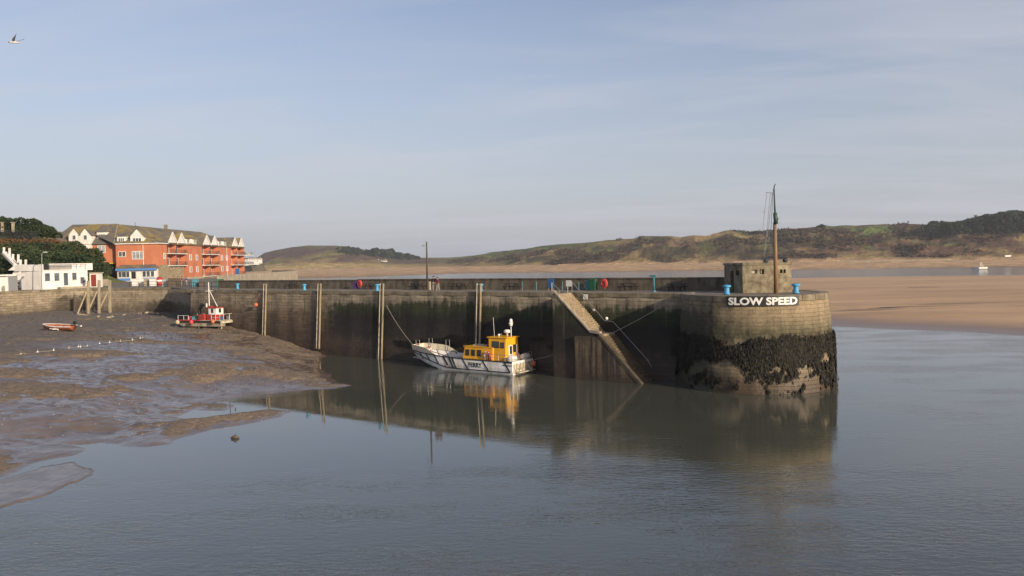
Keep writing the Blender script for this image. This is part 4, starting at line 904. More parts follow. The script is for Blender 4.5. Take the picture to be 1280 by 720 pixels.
def person(loc, rz, label, coat, legs, hair=None, step=.0, arm=.12, h=1.75, bend=.0):
    k = h / 1.75; hair = hair or M['hair']
    r_ = thing('person', loc, label, 'person', rz=rz)
    fy = bend
    B = {'pel': (0, 0, .95), 'spi': (0, fy * .3, 1.15), 'che': (0, fy * .7, 1.35), 'nek': (0, fy, 1.50), 'hd0': (0, fy + .02, 1.60), 'hd1': (0, fy + .02, 1.70)}
    J = [(B['pel'], (.15, .11)), (B['spi'], (.13, .10)), (B['che'], (.16, .11)), (B['nek'], .06), (B['hd0'], .085), (B['hd1'], .07)]; Ed = [(0, 1), (1, 2), (2, 3), (3, 4), (4, 5)]
    hands = []
    for sg in (-1, 1):
        i = len(J); J += [((sg * .19, fy * .8, 1.43), .06), ((sg * .23, fy * .8 + .02, 1.16), .045), ((sg * .22, fy * .8 + arm, .93), .035), ((sg * .22, fy * .8 + arm + .04, .83), (.035, .02))]; Ed += [(2, i), (i, i + 1), (i + 1, i + 2), (i + 2, i + 3)]
        i = len(J); st_ = step * sg; J += [((sg * .10, 0, .86), .09), ((sg * .11, st_ * .5 + .02, .48), .065), ((sg * .11, st_, .09), .042), ((sg * .12, st_ + .14, .035), (.04, .03))]; Ed += [(0, i), (i, i + 1), (i + 1, i + 2), (i + 2, i + 3)]
    J = [(tuple(c_ * k for c_ in j[0]), j[1] if isinstance(j[1], tuple) else j[1] * k) for j in J]
    b = skin_mesh(J, Ed, 'body', M['skin']); b.parent = r_
    g = .018
    Jc = [J[0], J[1], J[2], ((J[3][0][0], J[3][0][1], J[3][0][2] - .03), .07)]; Jc = [(a, (c_[0] + g, c_[1] + g) if isinstance(c_, tuple) else c_ + g) for a, c_ in Jc]; Ec = [(0, 1), (1, 2), (2, 3)]
    for q_ in (6, 14): i = len(Jc); Jc += [(J[q_][0], J[q_][1] + g + .01), (J[q_ + 1][0], J[q_ + 1][1] + g + .01), (J[q_ + 2][0], J[q_ + 2][1] + g + .008)]; Ec += [(2, i), (i, i + 1), (i + 1, i + 2)]
    c_ = skin_mesh(Jc, Ec, 'coat', coat); c_.parent = r_
    Jl = [(J[0][0], (.16, .12))]; El = []
    for q_ in (10, 18): i = len(Jl); Jl += [(J[q_][0], J[q_][1] + g), (J[q_ + 1][0], J[q_ + 1][1] + g), (J[q_ + 2][0], J[q_ + 2][1] + g)]; El += [(0, i), (i, i + 1), (i + 1, i + 2)]
    l_ = skin_mesh(Jl, El, 'trousers', legs); l_.parent = r_
    m = MB(); m.ball((0, (fy - .015) * k, 1.70 * k), .105 * k, 10, 1.0); o = m.build('hair', hair, r_, True, world=False)
    return r_
s_, _ = WF(542.5, 361, 2.6); person(W(s_, 2.6, ZD - .03), .2, 'person in a long black coat standing on the pier', M['navy'], M['jean'], arm=.05, h=1.80)
s_, _ = WF(547.5, 361, 2.7); person(W(s_, 2.7, ZD - .03), 2.6, 'shorter person in dark jacket and pale trousers beside the black coat', M['coatred'], M['jean'], step=.12, arm=.22, h=1.66, bend=.10)

# ------------------------------------------------------------------ ferry
FS = G(641, 469.0, 0); FR = R(143.5)             # stern corner nearest the camera; heading
fdir = Vector((math.cos(FR), math.sin(FR), 0)); fst = Vector((fdir.y, -fdir.x, 0))   # starboard is away from the camera
fo = FS + fst * 1.8
ferry = thing('passenger_ferry', fo, 'white hulled ferry with yellow cabin and wheelhouse alongside the pier', 'ferry', rz=FR)
ferry.scale = (.985, .92, .985); L = 15.2; HB = 2.05
# local axes: x forward, y to port (camera side = +y)
def hull_sec(x):
    q_ = x / L; b = HB * (1 if q_ < .62 else 1 - .52 * ((q_ - .62) / .38) ** 2.2); sheer = 1.38 + .95 * max(0, q_ - .35) ** 1.6; flare = .0 + .75 * max(0, (q_ - .62) / .38) ** 1.5
    zb_ = -.45 + 1.55 * max(0, (q_ - .72) / .28) ** 1.8; zc_ = .02 + 1.0 * max(0, (q_ - .6) / .4) ** 1.6
    return b, sheer, flare, zb_, max(zc_, zb_ + .02)
NX = 26; m = MB(); vs = []
for i in range(NX):
    x = L * i / (NX - 1); b, sh, fl, zb_, zc_ = hull_sec(x); bc = b * (1 - fl * .55); q_ = x / L
    ov = 0
    for sg in (1, -1):
        row = [(x - .35 * fl, sg * .05, zb_ - .02), (x - .3 * fl, sg * bc * .92, zc_ - .12 if q_ < .7 else zc_), (x - .12 * fl, sg * (bc + (b - bc) * .45), zc_ + (sh - zc_) * .45), (x + ov, sg * b, sh)]
        vs += row
for i in range(NX - 1):
    pass
fs = []
for i in range(NX - 1):
    for sgi in (0, 4):
        for j in range(3): a = i * 8 + sgi + j; fs.append((a, a + 1, a + 9, a + 8))
    a = i * 8; fs.append((a, a + 8, a + 12, a + 4))
fs.append((0, 1, 2, 3, 7, 6, 5, 4)); e = (NX - 1) * 8; fs.append((e, e + 1, e + 2, e + 3, e + 7, e + 6, e + 5, e + 4))
m.add(vs, fs); m.build('hull', M['hull'], ferry, world=False)
def hull_pt(x, q_, off=.02, sg=1):       # q_: 0 sheer .. 1 chine on the side
    b, sh, fl, zb_, zc_ = hull_sec(x); bc = b * (1 - fl * .55); zch = zc_ - .12 if x / L < .7 else zc_
    mid = (x - .12 * fl, bc + (b - bc) * .45, zc_ + (sh - zc_) * .45)
    A = (x, b, sh); C_ = (x - .3 * fl, bc * .92, zch)
    if q_ < .55: f_ = q_ / .55; P_ = [A[i] + (mid[i] - A[i]) * f_ for i in range(3)]
    else: f_ = (q_ - .55) / .45; P_ = [mid[i] + (C_[i] - mid[i]) * f_ for i in range(3)]
    return Vector((P_[0], sg * (P_[1] + off), P_[2]))
for sg in (1, -1):
    m = MB(); xsf = [L * i / 40 for i in range(41)]
    for q0, w_ in ((0.02, .09), (.70, .075)):
        xr = [x for x in xsf if (q0 < .1 or x > .0)]
        for a_, b_ in zip(xr[:-1], xr[1:]): 
            qa = q0 if q0 < .1 else (.80 if a_ < 8 else .80 - .62 * ((a_ - 8) / 7.2) ** 1.4); qb = q0 if q0 < .1 else (.80 if b_ < 8 else .80 - .62 * ((b_ - 8) / 7.2) ** 1.4)
            m.beam(hull_pt(a_, qa, .03, sg), hull_pt(b_, qb, .03, sg), .07, .10)
    for xa, xb in ((1.1, .3), (4.0, 3.2), (6.8, 6.0), (8.3, 7.7), (8.75, 8.1), (9.6, 8.9), (11.0, 10.3), (12.4, 11.8), (13.6, 13.1)):
        for k_ in range(3): f0, f1 = k_ / 3, (k_ + 1) / 3; qm = .80 if xa < 9 else .62; m.beam(hull_pt(xa + (xb - xa) * f0, f0 * qm, .015, sg), hull_pt(xa + (xb - xa) * f1, f1 * qm, .015, sg), .05, .22 if 8 < xa < 10 else .15)
    m.beam(hull_pt(1.2, .30, .02, sg), hull_pt(-.0, .30, .02, sg), .05, .08); m.beam(hull_pt(1.1, .08, .03, sg), hull_pt(0, .08, .03, sg), .05, .08)
    m.build('rub_rails', M['black'], ferry, world=False)
# decks and bulwarks
m = MB(); pts = [(L * i / 14, hull_sec(L * i / 14)[0] - .1) for i in range(15)]
m.prism([(x, y) for x, y in pts] + [(x, -y) for x, y in pts[::-1]], .92, 1.0); m.build('deck', M['grime'], ferry, world=False)
m = MB()
for sg in (1, -1):
    rr_ = [(10.6, .0), (11.4, .30), (12.2, .62), (13.5, .66), (15.15, .62)]
    for (xa, ha), (xb, hb_) in zip(rr_[:-1], rr_[1:]):
        A = hull_pt(xa, 0, 0, sg); B = hull_pt(xb, 0, 0, sg); vs = [A, B, B + Vector((.05, sg * .08, hb_)), A + Vector((0, sg * .05, ha))]; m.slab(vs, (0, -sg * .06, 0))
    for i in range(14):
        xa, xb = 7.2 + i * .3, 7.5 + i * .3
A = hull_pt(15.15, 0, 0, 1); B = hull_pt(15.15, 0, 0, -1); m.slab([A, B, B + Vector((.05, 0, .6)), A + Vector((.05, 0, .6))], (-.06, 0, 0)); m.build('bow_bulwark', mat('cream bulwark paint', (.62, .56, .42), .5), ferry, world=False)
m = MB()
for y_ in (-1.55, 1.55): m.box((9.4, y_, 1.18), (4.4, .34, .30))
m.box((9.6, 0, 1.12), (1.4, .9, .24)); m.build_each('deck_bench', M['white'], ferry, world=False, bevel=.03)
# low cabin
def tapered_cabin(m, x0, x1, yb, yt, z0, z1, slope_f=.3, slope_a=0.0):
    m.add([(x0, -yb, z0), (x1, -yb, z0), (x1, yb, z0), (x0, yb, z0), (x0 + slope_a, -yt, z1), (x1 - slope_f, -yt, z1), (x1 - slope_f, yt, z1), (x0 + slope_a, yt, z1)], [(0, 3, 2, 1), (4, 5, 6, 7), (0, 1, 5, 4), (1, 2, 6, 5), (2, 3, 7, 6), (3, 0, 4, 7)])
m = MB(); tapered_cabin(m, 3.0, 7.3, 1.45, 1.32, .95, 2.62, .3); m.build('cabin', M['yellow'], ferry, world=False, bevel=.06)
m = MB(); m.box((5.1, 0, 2.66), (4.1, 2.75, .07)); m.build('cabin_roof', M['yellow'], ferry, world=False, bevel=.02)
m = MB(); m.box((5.3, .1, 2.75), (1.9, 1.2, .12)); m.box((5.0, .5, 2.84), (.7, .4, .12)); m.build('roof_hatch', M['grime'], ferry, world=False, bevel=.03)
m = MB(); m.box((4.5, -.3, 2.80), (.9, .5, .22)); m.build('liferaft_cover', M['red'], ferry, world=False, bevel=.05)
def side_window(parent, x, z_, w, h, y_, dy, mt=M['dark']):
    f_ = MB(); f_.slab([(x - w / 2 - .05, y_ + dy * .0 + .0, z_ - .05), (x + w / 2 + .05, y_, z_ - .05), (x + w / 2 + .05, y_ - dy, z_ + h + .05), (x - w / 2 - .05, y_ - dy, z_ + h + .05)], (0, .025, 0)); fr_ = f_.build('window', M['black'], parent, world=False)
    g_ = MB(); g_.slab([(x - w / 2, y_ + .027, z_), (x + w / 2, y_ + .027, z_), (x + w / 2, y_ + .027 - dy, z_ + h), (x - w / 2, y_ + .027 - dy, z_ + h)], (0, .012, 0)); g_.build('pane', mt, fr_, world=False)
for x in (6.55, 5.75, 4.9): side_window(ferry, x, 1.72, .44, .58, 1.40, .05)
# wheelhouse
m = MB(); tapered_cabin(m, 1.35, 3.55, 1.32, 1.15, .95, 3.72, -.22, .0); wh = m.build('wheelhouse', M['yellow'], ferry, world=False, bevel=.07)
m = MB(); m.box((2.55, 0, 3.77), (2.75, 2.5, .10)); m.build('wheelhouse_roof', M['yellow'], ferry, world=False, bevel=.03)
side_window(ferry, 1.85, 2.72, .42, .52, 1.22, .05); side_window(ferry, 2.75, 2.72, .85, .60, 1.22, .05)
m = MB(); 
for y_ in (-.72, 0, .72): m.slab([(3.66, y_ - .3, 2.75), (3.66, y_ + .3, 2.75), (3.74, y_ + .3, 3.45), (3.74, y_ - .3, 3.45)], (.05, 0, 0))
m.build_each('windscreen_pane', M['dark'], ferry, world=False)
m = MB(); m.box((1.32, .38, 1.98), (.05, .74, 1.95)); dr = m.build('door', M['white'], ferry, world=False, bevel=.02)
m = MB(); m.box((1.28, .38, 2.42), (.04, .40, .86)); m.build('pane', M['dark'], dr, world=False)
m = MB(); m.box((1.33, -.42, 2.55), (.04, .56, .84)); w_ = m.build('window', M['black'], ferry, world=False); m = MB(); m.box((1.305, -.42, 2.55), (.03, .46, .74)); m.build('pane', M['dark'], w_, world=False)
# roof gear
m = MB(); m.lathe((2.0, 0, 3.84), [(.12, 0), (.12, .35), (.32, .38), (.36, .5), (.36, .62), (.25, .72), (.02, .75)], 16); m.build('radar_dome', M['white'], ferry, True, world=False)
m = MB(); m.tube([(1.6, -.2, 3.8), (1.6, -.2, 5.6)], .05, 8); m.tube([(1.6, -.65, 5.25), (1.6, .25, 5.25)], .025, 6); m.build('radar_mast', M['white'], ferry, world=False)
m = MB(); m.lathe((1.6, -.2, 4.95), [(.16, 0), (.19, .1), (.17, .7), (.02, .8)], 10); m.build('radar_reflector', M['white'], ferry, True, world=False)
m = MB(); m.tube([(3.3, .6, 3.8), (3.42, .6, 5.9)], .022, 5); m.build('antenna', M['white'], ferry, world=False)
m = MB(); m.ball((2.9, .3, 3.98), .13, 8); m.tube([(2.9, .3, 3.8), (2.9, .3, 3.95)], .04, 6); m.ball((3.1, -.4, 3.95), .12, 8); m.build('horn', M['white'], ferry, world=False)
# liferaft canisters on the stern quarter
m = MB()
for y_ in (1.35, -1.2):
    for x in (.45,):
        m.tube([(x, y_ - .62, 1.62), (x, y_ - .55, 1.62), (x, y_ + .55, 1.62), (x, y_ + .62, 1.62)], [.22, .34, .34, .22], 14)
o = m.build_each('liferaft_canister', M['white'], ferry, smooth=True, world=False)
m = MB()
for y_ in (1.35, -1.2):
    for dy in (-.22, .22): m.torus((.45, y_ + dy, 1.62), .345, .02, 'y', 16, R(0))
m2 = MB(); 
for y_ in (1.9, .6, -.6, -1.9): m2.tube([(.08, y_, 1.0), (.08, y_, 2.15)], .03, 6)
for z_ in (1.6, 2.12): m2.tube([(.08, 1.9 if z_ < 2 else -.5, z_), (.08, -1.9, z_)], .025, 6)
for y_ in (1.92,):
    for x in (1.0, 1.9, 2.8, 3.7): m2.tube([(x, y_, 1.35), (x, y_ - .05, 2.05)], .022, 5)
    for z_ in (1.7, 2.03): m2.tube([(.1, y_, z_), (4.4, y_ - .04, z_)], .02, 5)
m2.tube([(.5, .4, 1.0), (.5, .4, 3.1)], .04, 6); m2.build('stern_rail', M['metal'], ferry, world=False)
m = MB()
for x in (14.4, 12.2):
    for sg in (1, -1): p_ = hull_pt(x, 0, -.1, sg); m.tube([p_, p_ + Vector((0, 0, 1.25)), p_ + Vector((-.55, 0, 1.25)), p_ + Vector((-.55, 0, 0))], .025, 6)
m.build_each('bow_rail', M['metal'], ferry, world=False)
m = MB(); m.box((-.02, 0, .62), (.10, 3.7, 1.0)); m.box((-.35, 0, .25), (.6, 3.2, .10)); m.tube([(-.5, .8, .3), (-.1, .8, .9)], .05, 6); m.tube([(-.5, -.8, .3), (-.1, -.8, .9)], .05, 6); m.build('stern_platform', M['grime'], ferry, world=False, bevel=.02)
m = MB()
for y_ in (-1.5, -1.0, 0, .6, 1.3): m.tube([(-.14, y_, 1.3), (-.17, y_ + .05, .7), (-.14, y_ + .25, .35), (-.14, y_ + .5, .7)], .03, 5)
m.build_each('stern_line', M['rope'], ferry, world=False)
# FERRY lettering
me = text_mesh('FERRY', .66, .016, .006); 
for v in me.vertices: x = 5.0 - v.co.x; p_ = hull_pt(x, 0, .03, 1); v.co = Vector((x, p_.y + v.co.z - .01, .57 + v.co.y + (hull_sec(x)[1] - 1.38)))
me.flip_normals(); me.materials.append(M['black']); o = bpy.data.objects.new('lettering', me); col.objects.link(o); o.parent = ferry
fm = root_matrix(ferry)
def fl(x, y, z_): return fm @ Vector((x, y, z_))
# lifebuoys standing in the ferry's rails
for x, lb in ((14.1, 'red and white lifebuoy foremost on the ferry bow'), (12.0, 'red and white lifebuoy behind the bow bulwark of the ferry'), (3.75, 'red and white lifebuoy beside the ferry cabin')):
    p_ = hull_pt(x, 0, -.14, 1) if x > 5 else Vector((3.72, 1.55, 1.9)); zc_ = p_.z + (.45 if x > 5 else -.0)
    r_ = thing('lifebuoy', fm @ Vector((p_.x, p_.y, zc_)), lb, 'lifebuoy', 'lifebuoys on the ferry', rz=FR)
    for h_, mt in ((0, M['redpink']), (1, M['white'])):
        m = MB()
        for q0 in range(4):
            a = [(.33 * math.cos((q0 * 2 + h_ + f_ / 4) * math.pi / 4), 0, .33 * math.sin((q0 * 2 + h_ + f_ / 4) * math.pi / 4)) for f_ in range(5)]; m.tube(a, .085, 8)
        m.build('band' if h_ else 'ring', mt, r_, True, world=False)
p_ = fl(-.25, -1.75, .85); m = MB(); m.ball(p_, .27, 12, 1.2); o = m.build('fender', M['orange'], smooth=True); tag(o, 'orange ball fender hanging at the far stern corner of the ferry', 'fender')
r_ = thing('fender', fl(3.2, 1.75, 1.5), 'red cylindrical fender hung on the ferry cabin side', 'fender'); m = MB(); m.lathe(fl(3.3, 1.6, 1.35), [(.05, 0), (.16, .06), (.17, .7), (.05, .78)], 10); m.build('body', M['red'], r_, True)
# figures are not aboard; a coil of gear sits on the aft deck
m = MB(); c0_ = fl(.9, -.2, 1.0)
for i in range(6): m.torus(c0_ + Vector((0, 0, .04 + i * .05)), .3 - .01 * i, .035, 'z', 16)
o = m.build('rope_coil', M['rope'], smooth=True); tag(o, 'coil of rope on the ferry aft deck', 'rope')
def rope(a, b, sag, label, r_=.02, mid=None):
    a, b = Vector(a), Vector(b); pts = []
    for i in range(17): f_ = i / 16; p_ = a.lerp(b, f_); p_.z -= sag * 4 * f_ * (1 - f_); pts.append(p_)
    m = MB(); m.tube(pts, r_, 5); o = m.build('mooring_rope', M['rope'], smooth=True); return tag(o, label, 'rope', 'mooring ropes')
s_, z_ = WF(483, 381, -.35); rope(W(s_, -.4, z_), fl(14.9, 1.0, 2.3), .35, 'mooring rope from the ferry bow up to the pier ladder', .028)
s_, z_ = WF(835, 378, -.1); rope(fl(0, -1.7, 1.2), W(s_, -.25, z_), .75, 'long mooring rope from the ferry stern to the pierhead', .028)

# ------------------------------------------------------------------ red work boat on the mud
wp = on_mud(262, 408); WR = R(157)
wb = thing('work_boat', wp, 'red and white catamaran work boat aground on the mud', 'work boat', rz=WR)
m = MB()
for y_ in (1.35, -1.35):
    pr_ = [(-3.9, .15), (-3.9, .75), (3.9, .75), (4.6, .7), (4.1, .35), (3.4, .12)]
    m.slab([(x, y_ - .45, z_) for x, z_ in pr_], (0, .9, 0))
m.build('hull', M['pontoon'], wb, world=False, bevel=.05)
m = MB(); m.box((.3, 0, .88), (8.6, 4.1, .20)); m.build('deck', M['black'], wb, world=False, bevel=.03)
m = MB(); m.box((.3, 0, 1.02), (8.4, 3.9, .05)); m.box((-4.05, 0, .80), (.14, 4.1, .34)); m.build('deck_edge', M['grime'], wb, world=False)
m = MB(); m.box((2.2, 2.0, 1.05), (4.6, .10, .16)); m.build('red_gunwale', M['red'], wb, world=False)
m = MB(); m.box((-1.5, .3, 1.45), (1.7, 1.7, .85)); m.build('cabin_base', M['red'], wb, world=False, bevel=.03)
m = MB(); m.box((-1.6, .3, 2.30), (1.5, 1.5, .95)); m.build('cabin', M['white'], wb, world=False, bevel=.05)
m = MB(); m.box((-1.6, .3, 2.84), (1.75, 1.75, .10)); m.box((-.7, .3, 2.98), (.5, .7, .22)); m.build('cabin_roof', M['red'], wb, world=False, bevel=.02)
m = MB(); m.box((-1.6, 1.06, 2.40), (.40, .03, .62)); m.build('window', M['dark'], wb, world=False)
m = MB(); m.box((-2.36, .3, 2.40), (.03, .46, .62)); m.build('window', M['dark'], wb, world=False)
m = MB(); m.box((.15, .9, 1.45), (1.1, 1.1, .85)); m.build('red_locker', M['red'], wb, world=False, bevel=.03)
m = MB(); m.tube([(-.45, .4, 2.8), (-.45, .4, 6.6)], .07, 8); m.tube([(-.45, .4, 5.6), (-2.0, .4, 3.0)], .05, 6); m.tube([(-.45, -.4, 5.3), (-.45, 1.1, 5.3)], .03, 6); m.build('mast', M['white'], wb, world=False)
m = MB(); m.lathe((.15, .3, 2.9), [(.12, 0), (.13, .5), (.02, .6)], 8); m.build('light', M['white'], wb, world=False)
for y_ in (1.9, -1.9):
    m = MB()
    for x in (-3.8, -3.0, -2.2): m.tube([(x, y_, 1.0), (x, y_, 1.95)], .03, 5)
    for x in (2.2, 3.1, 4.2): m.tube([(x, y_, 1.0), (x, y_, 1.75)], .03, 5)
    for z_ in (1.5, 1.93): m.tube([(-3.8, y_, z_), (-2.2, y_, z_)], .025, 5)
    m.tube([(2.2, y_, 1.73), (4.2, y_, 1.73)], .025, 5); m.build('rail', M['white'], wb, world=False)
m = MB()
for y_ in (-1.2, 0, 1.2): m.tube([(-3.85, y_, 1.0), (-3.85, y_, 1.93)], .03, 5)
m.tube([(-3.85, -1.9, 1.93), (-3.85, 1.9, 1.93)], .025, 5); m.build('rail', M['white'], wb, world=False)
m = MB(); m.tube([(2.6, -.8, 1.0), (2.7, -.8, 2.4), (2.1, -.8, 3.2), (1.6, -.8, 3.1)], [.22, .26, .3, .12], 8); m.build('hoist', M['black'], wb, world=False)
for x, y_, mt in ((1.9, 1.2, M['teal']), (1.4, .6, M['green']), (2.8, 1.0, M['redpink']), (-2.8, .4, M['coatblue']), (-3.2, -.5, M['metal']), (1.0, -1.0, M['jean']), (-2.7, -1.2, M['timber'])):
    m = MB(); a = random.uniform(.35, .6); m.box((0, 0, a / 2), (a, a * .9, a), random.random()); m.box((0.02, 0, a + .03), (a * 1.06, a * .96, .06), 0); o = m.build('crate', mt, bevel=.03)
    o.location = root_matrix(wb) @ Vector((x, y_, 1.045)); o.rotation_euler = (0, 0, WR)
    tag(o, {0: 'blue green crate on the fore deck of the work boat', 1: 'dark green crate amidships on the work boat', 2: 'bright red crate near the bow of the work boat', 3: 'blue crate just behind the work boat cabin', 4: 'grey metal crate at the stern of the work boat', 5: 'pale brown crate on the far side of the work boat deck', 6: 'timber crate at the far stern corner of the work boat'}[[M['teal'], M['green'], M['redpink'], M['coatblue'], M['metal'], M['jean'], M['timber']].index(mt)], 'crate', 'crates on the work boat deck')
wm = root_matrix(wb)
for x, y_, z_, mt, lb in ((4.0, 2.25, .75, M['grime'], 'cream ball fender at the work boat bow'), (1.3, 2.25, .8, M['redpink'], 'bright red ball fender on the work boat side'), (-2.8, 2.25, .95, M['orange'], 'pale orange ball fender near the work boat stern'), (-4.2, -1.6, 1.2, M['ygold'], 'yellowish ball fender on the work boat stern rail')):
    m = MB(); m.ball(wm @ Vector((x, y_, z_)), .30, 12, 1.1); m.tube([wm @ Vector((x, y_, z_ + .2)), wm @ Vector((x, y_ * .92, max(1.1, z_ + .4)))], .02, 4); o = m.build('fender', mt, smooth=True); tag(o, lb, 'fender', 'ball fenders on the work boat')
# supports under the pontoons
for x in (-3.3, 1.0):
    for y_ in (1.35, -1.35):
        m = MB(); m.torus((x, y_, .0), .26, .10, 'y', 14); m.build('wheel', M['grime'], wb, True, world=False)

# ------------------------------------------------------------------ dinghy on the mud
dp = on_mud(74, 413); dg = thing('dinghy', dp, 'small varnished dinghy with white rim aground on the mud', 'dinghy', rz=R(172)); dg.rotation_euler = (R(-7), 0, R(172))
m = MB(); vs = []; NXd = 12
for i in range(NXd):
    q_ = i / (NXd - 1); x = -2.2 + 4.4 * q_; b = .85 * (1 - max(0, (q_ - .45) / .55) ** 2.2 * .97) * (.86 + .14 * min(1, q_ / .3)); sh = .62 + .28 * q_ ** 2; kz = .0 + .25 * max(0, q_ - .75) / .25
    for f_ in (-1, -.75, -.35, 0, .35, .75, 1): vs.append((x + .12 * abs(f_) * q_, b * f_, kz + (sh - kz) * (abs(f_) ** 2.0)))
fs = [(i * 7 + j, i * 7 + j + 1, (i + 1) * 7 + j + 1, (i + 1) * 7 + j) for i in range(NXd - 1) for j in range(6)] + [tuple(range(7))]
m.add(vs, fs); hb = m.build('hull', M['dinghy'], dg, True, world=False); sm_ = hb.modifiers.new('t', 'SOLIDIFY'); sm_.thickness = .04
m = MB(); m.tube([vs[i * 7 + 6] for i in range(NXd)] + [vs[i * 7] for i in range(NXd - 1, -1, -1)], .055, 6); m.build('gunwale', M['white'], dg, world=False)
m = MB(); m.box((.1, 0, .46), (.28, 1.4, .05)); m.box((-1.5, 0, .46), (.3, 1.3, .05)); m.box((1.35, 0, .55), (.6, .7, .05)); m.build_each('thwart', M['grime'], dg, world=False)
m = MB(); m.box((.0, .84, .36), (.7, .02, .16)); m.box((.6, .80, .42), (.35, .02, .10)); m.box((-.5, .85, .30), (.2, .02, .2)); m.build_each('patch', M['white'], dg, world=False)
ob_ = root_matrix(dg); om = thing('outboard_motor', ob_ @ Vector((-2.3, 0, .7)), 'black outboard motor tilted up on the stern of the dinghy', 'motor', rz=R(172))
m = MB(); m.box((-.12, 0, .32), (.42, .3, .45)); m.build('cowl', M['black'], om, bevel=.08, world=False); m = MB(); m.tube([(0, 0, .1), (-.5, 0, -.05), (-1.0, 0, -.12)], [.08, .06, .05], 8); m.build('shaft', M['metal'], om, world=False); m = MB(); m.ball((-1.05, 0, -.12), .11, 8); m.box((-1.05, 0, -.12), (.04, .34, .10)); m.build('propeller', M['white'], om, world=False)

# ------------------------------------------------------------------ line of small buoys and loose things on the mud
bl = [(26, 443), (47, 440.5), (67, 438.5), (86, 435.5), (98, 434), (100.5, 434.2), (109, 433), (124.5, 430), (137, 428.5), (150.5, 427), (165.5, 425.5), (175, 423.5), (178, 423)]
wordn = ['first', 'second', 'third', 'fourth', 'fifth', 'sixth', 'seventh', 'eighth', 'ninth', 'tenth', 'eleventh', 'twelfth', 'thirteenth']
for i, (px, py) in enumerate(bl):
    p_ = on_mud(px, py); m = MB(); m.ball((0, 0, .06), .095, 10, .9); m.tube([(0, 0, .2), (.06, 0, .28)], .03, 5); o = m.build('mooring_buoy', M['white'] if i % 3 else M['grime'], smooth=True); o.location = p_
    tag(o, 'small pale buoy on the mud, %s from the left in the line' % wordn[i], 'buoy', 'line of small buoys lying on the mud')
pts = [on_mud(px, py) + Vector((0, 0, .03)) for px, py in [(10, 445)] + bl + [(190, 421)]]; m = MB(); m.tube(pts, .018, 4); o = m.build('buoy_line', M['rope']); tag(o, 'thin rope along the line of small buoys on the mud', 'rope')
p_ = G(293.5, 548, .02); r_ = thing('driftwood', p_, 'dark stump of driftwood floating in the still water', 'driftwood'); m = MB(); m.tube([p_ + Vector((-.25, 0, .0)), p_ + Vector((.0, .05, .12)), p_ + Vector((.28, 0, .02))], [.08, .13, .06], 8); m.tube([p_ + Vector((0, 0, .1)), p_ + Vector((.1, .02, .27))], .03, 5); m.build('log', M['timberd'], r_, True)
p_ = G(288, 512, 0); m = MB(); m.tube([p_ + Vector((0, 0, -.1)), p_ + Vector((-.04, 0, .75))], .03, 5); m.tube([p_ + Vector((.35, 0, -.1)), p_ + Vector((.45, 0, .15))], .04, 5); o = m.build('stake', M['timberd']); tag(o, 'thin dark stake poking from the water beside the mud', 'stake')
# rubble at the foot of the back quay
for i, (px, py) in enumerate([(123, 396), (130, 397), (136, 397.5), (141, 396.5), (172, 393), (178, 392), (183, 391.5), (155, 394), (383, 425)]):
    p_ = on_mud(px, py); m = MB(); rr_ = random.uniform(.3, .5); m.ball((0, 0, .06), rr_, 7, .5); o = m.build('boulder', M['pontoon']); o.location = p_; o.rotation_euler = (random.uniform(-.3, .3), random.uniform(-.3, .3), random.random() * 3)
    tag(o, ['pale boulder on the mud at the foot of the timber dolphins, leftmost', 'pale boulder below the timber dolphins, second from left', 'pale boulder below the rightmost timber dolphin', 'pale boulder just right of the timber dolphins', 'pale boulder by the back quay, left of three', 'pale boulder by the back quay, middle of three', 'pale boulder by the back quay, right of three', 'lone pale boulder midway along the back quay foot', 'small pale boulder at the pier foot left of the second ladder'][i], 'boulder', 'pale boulders on the mud')

def rocks(name, P_, sz, mt, label):
    o6 = np.array([(1, 0, 0), (0, 1, 0), (-1, 0, 0), (0, -1, 0), (0, 0, .7), (0, 0, -.6)], float); tri = [(0, 1, 4), (1, 2, 4), (2, 3, 4), (3, 0, 4), (1, 0, 5), (2, 1, 5), (3, 2, 5), (0, 3, 5)]
    n_ = len(P_); v_ = P_[:, None, :] + o6[None] * (sz * RNG.uniform(.4, 1.6, (n_, 1, 1))) * RNG.uniform(.6, 1.3, (n_, 6, 3)); o = soup(name, v_[:, tri, :].reshape(-1, 3, 3), mt, None, 3); return tag(o, label, name, kind='stuff')
def mud_scatter(x0, x1, y0, y1, n_):
    out = []
    while len(out) < n_:
        px_, py_ = random.uniform(x0, x1), random.uniform(y0, y1); p_ = on_mud(px_, py_)
        if vnoise(np.array([p_.x * .35]), np.array([p_.y * .35]), 9)[0] > .45: out.append((p_.x, p_.y, mz(p_.x, p_.y) + .02))
    return np.array(out)
rocks('rubble', mud_scatter(96, 232, 389.5, 401, 900), .12, M['parapet'], 'grey rubble strewn over the mud below the back quay')
rocks('weed_scraps', mud_scatter(-5, 300, 392, 425, 700), .11, M['timberd'], 'dark scraps of weed on the upper mud')
rocks('shells', mud_scatter(0, 400, 440, 545, 260), .035, M['grime'], 'tiny shells and pebbles on the lower mud')
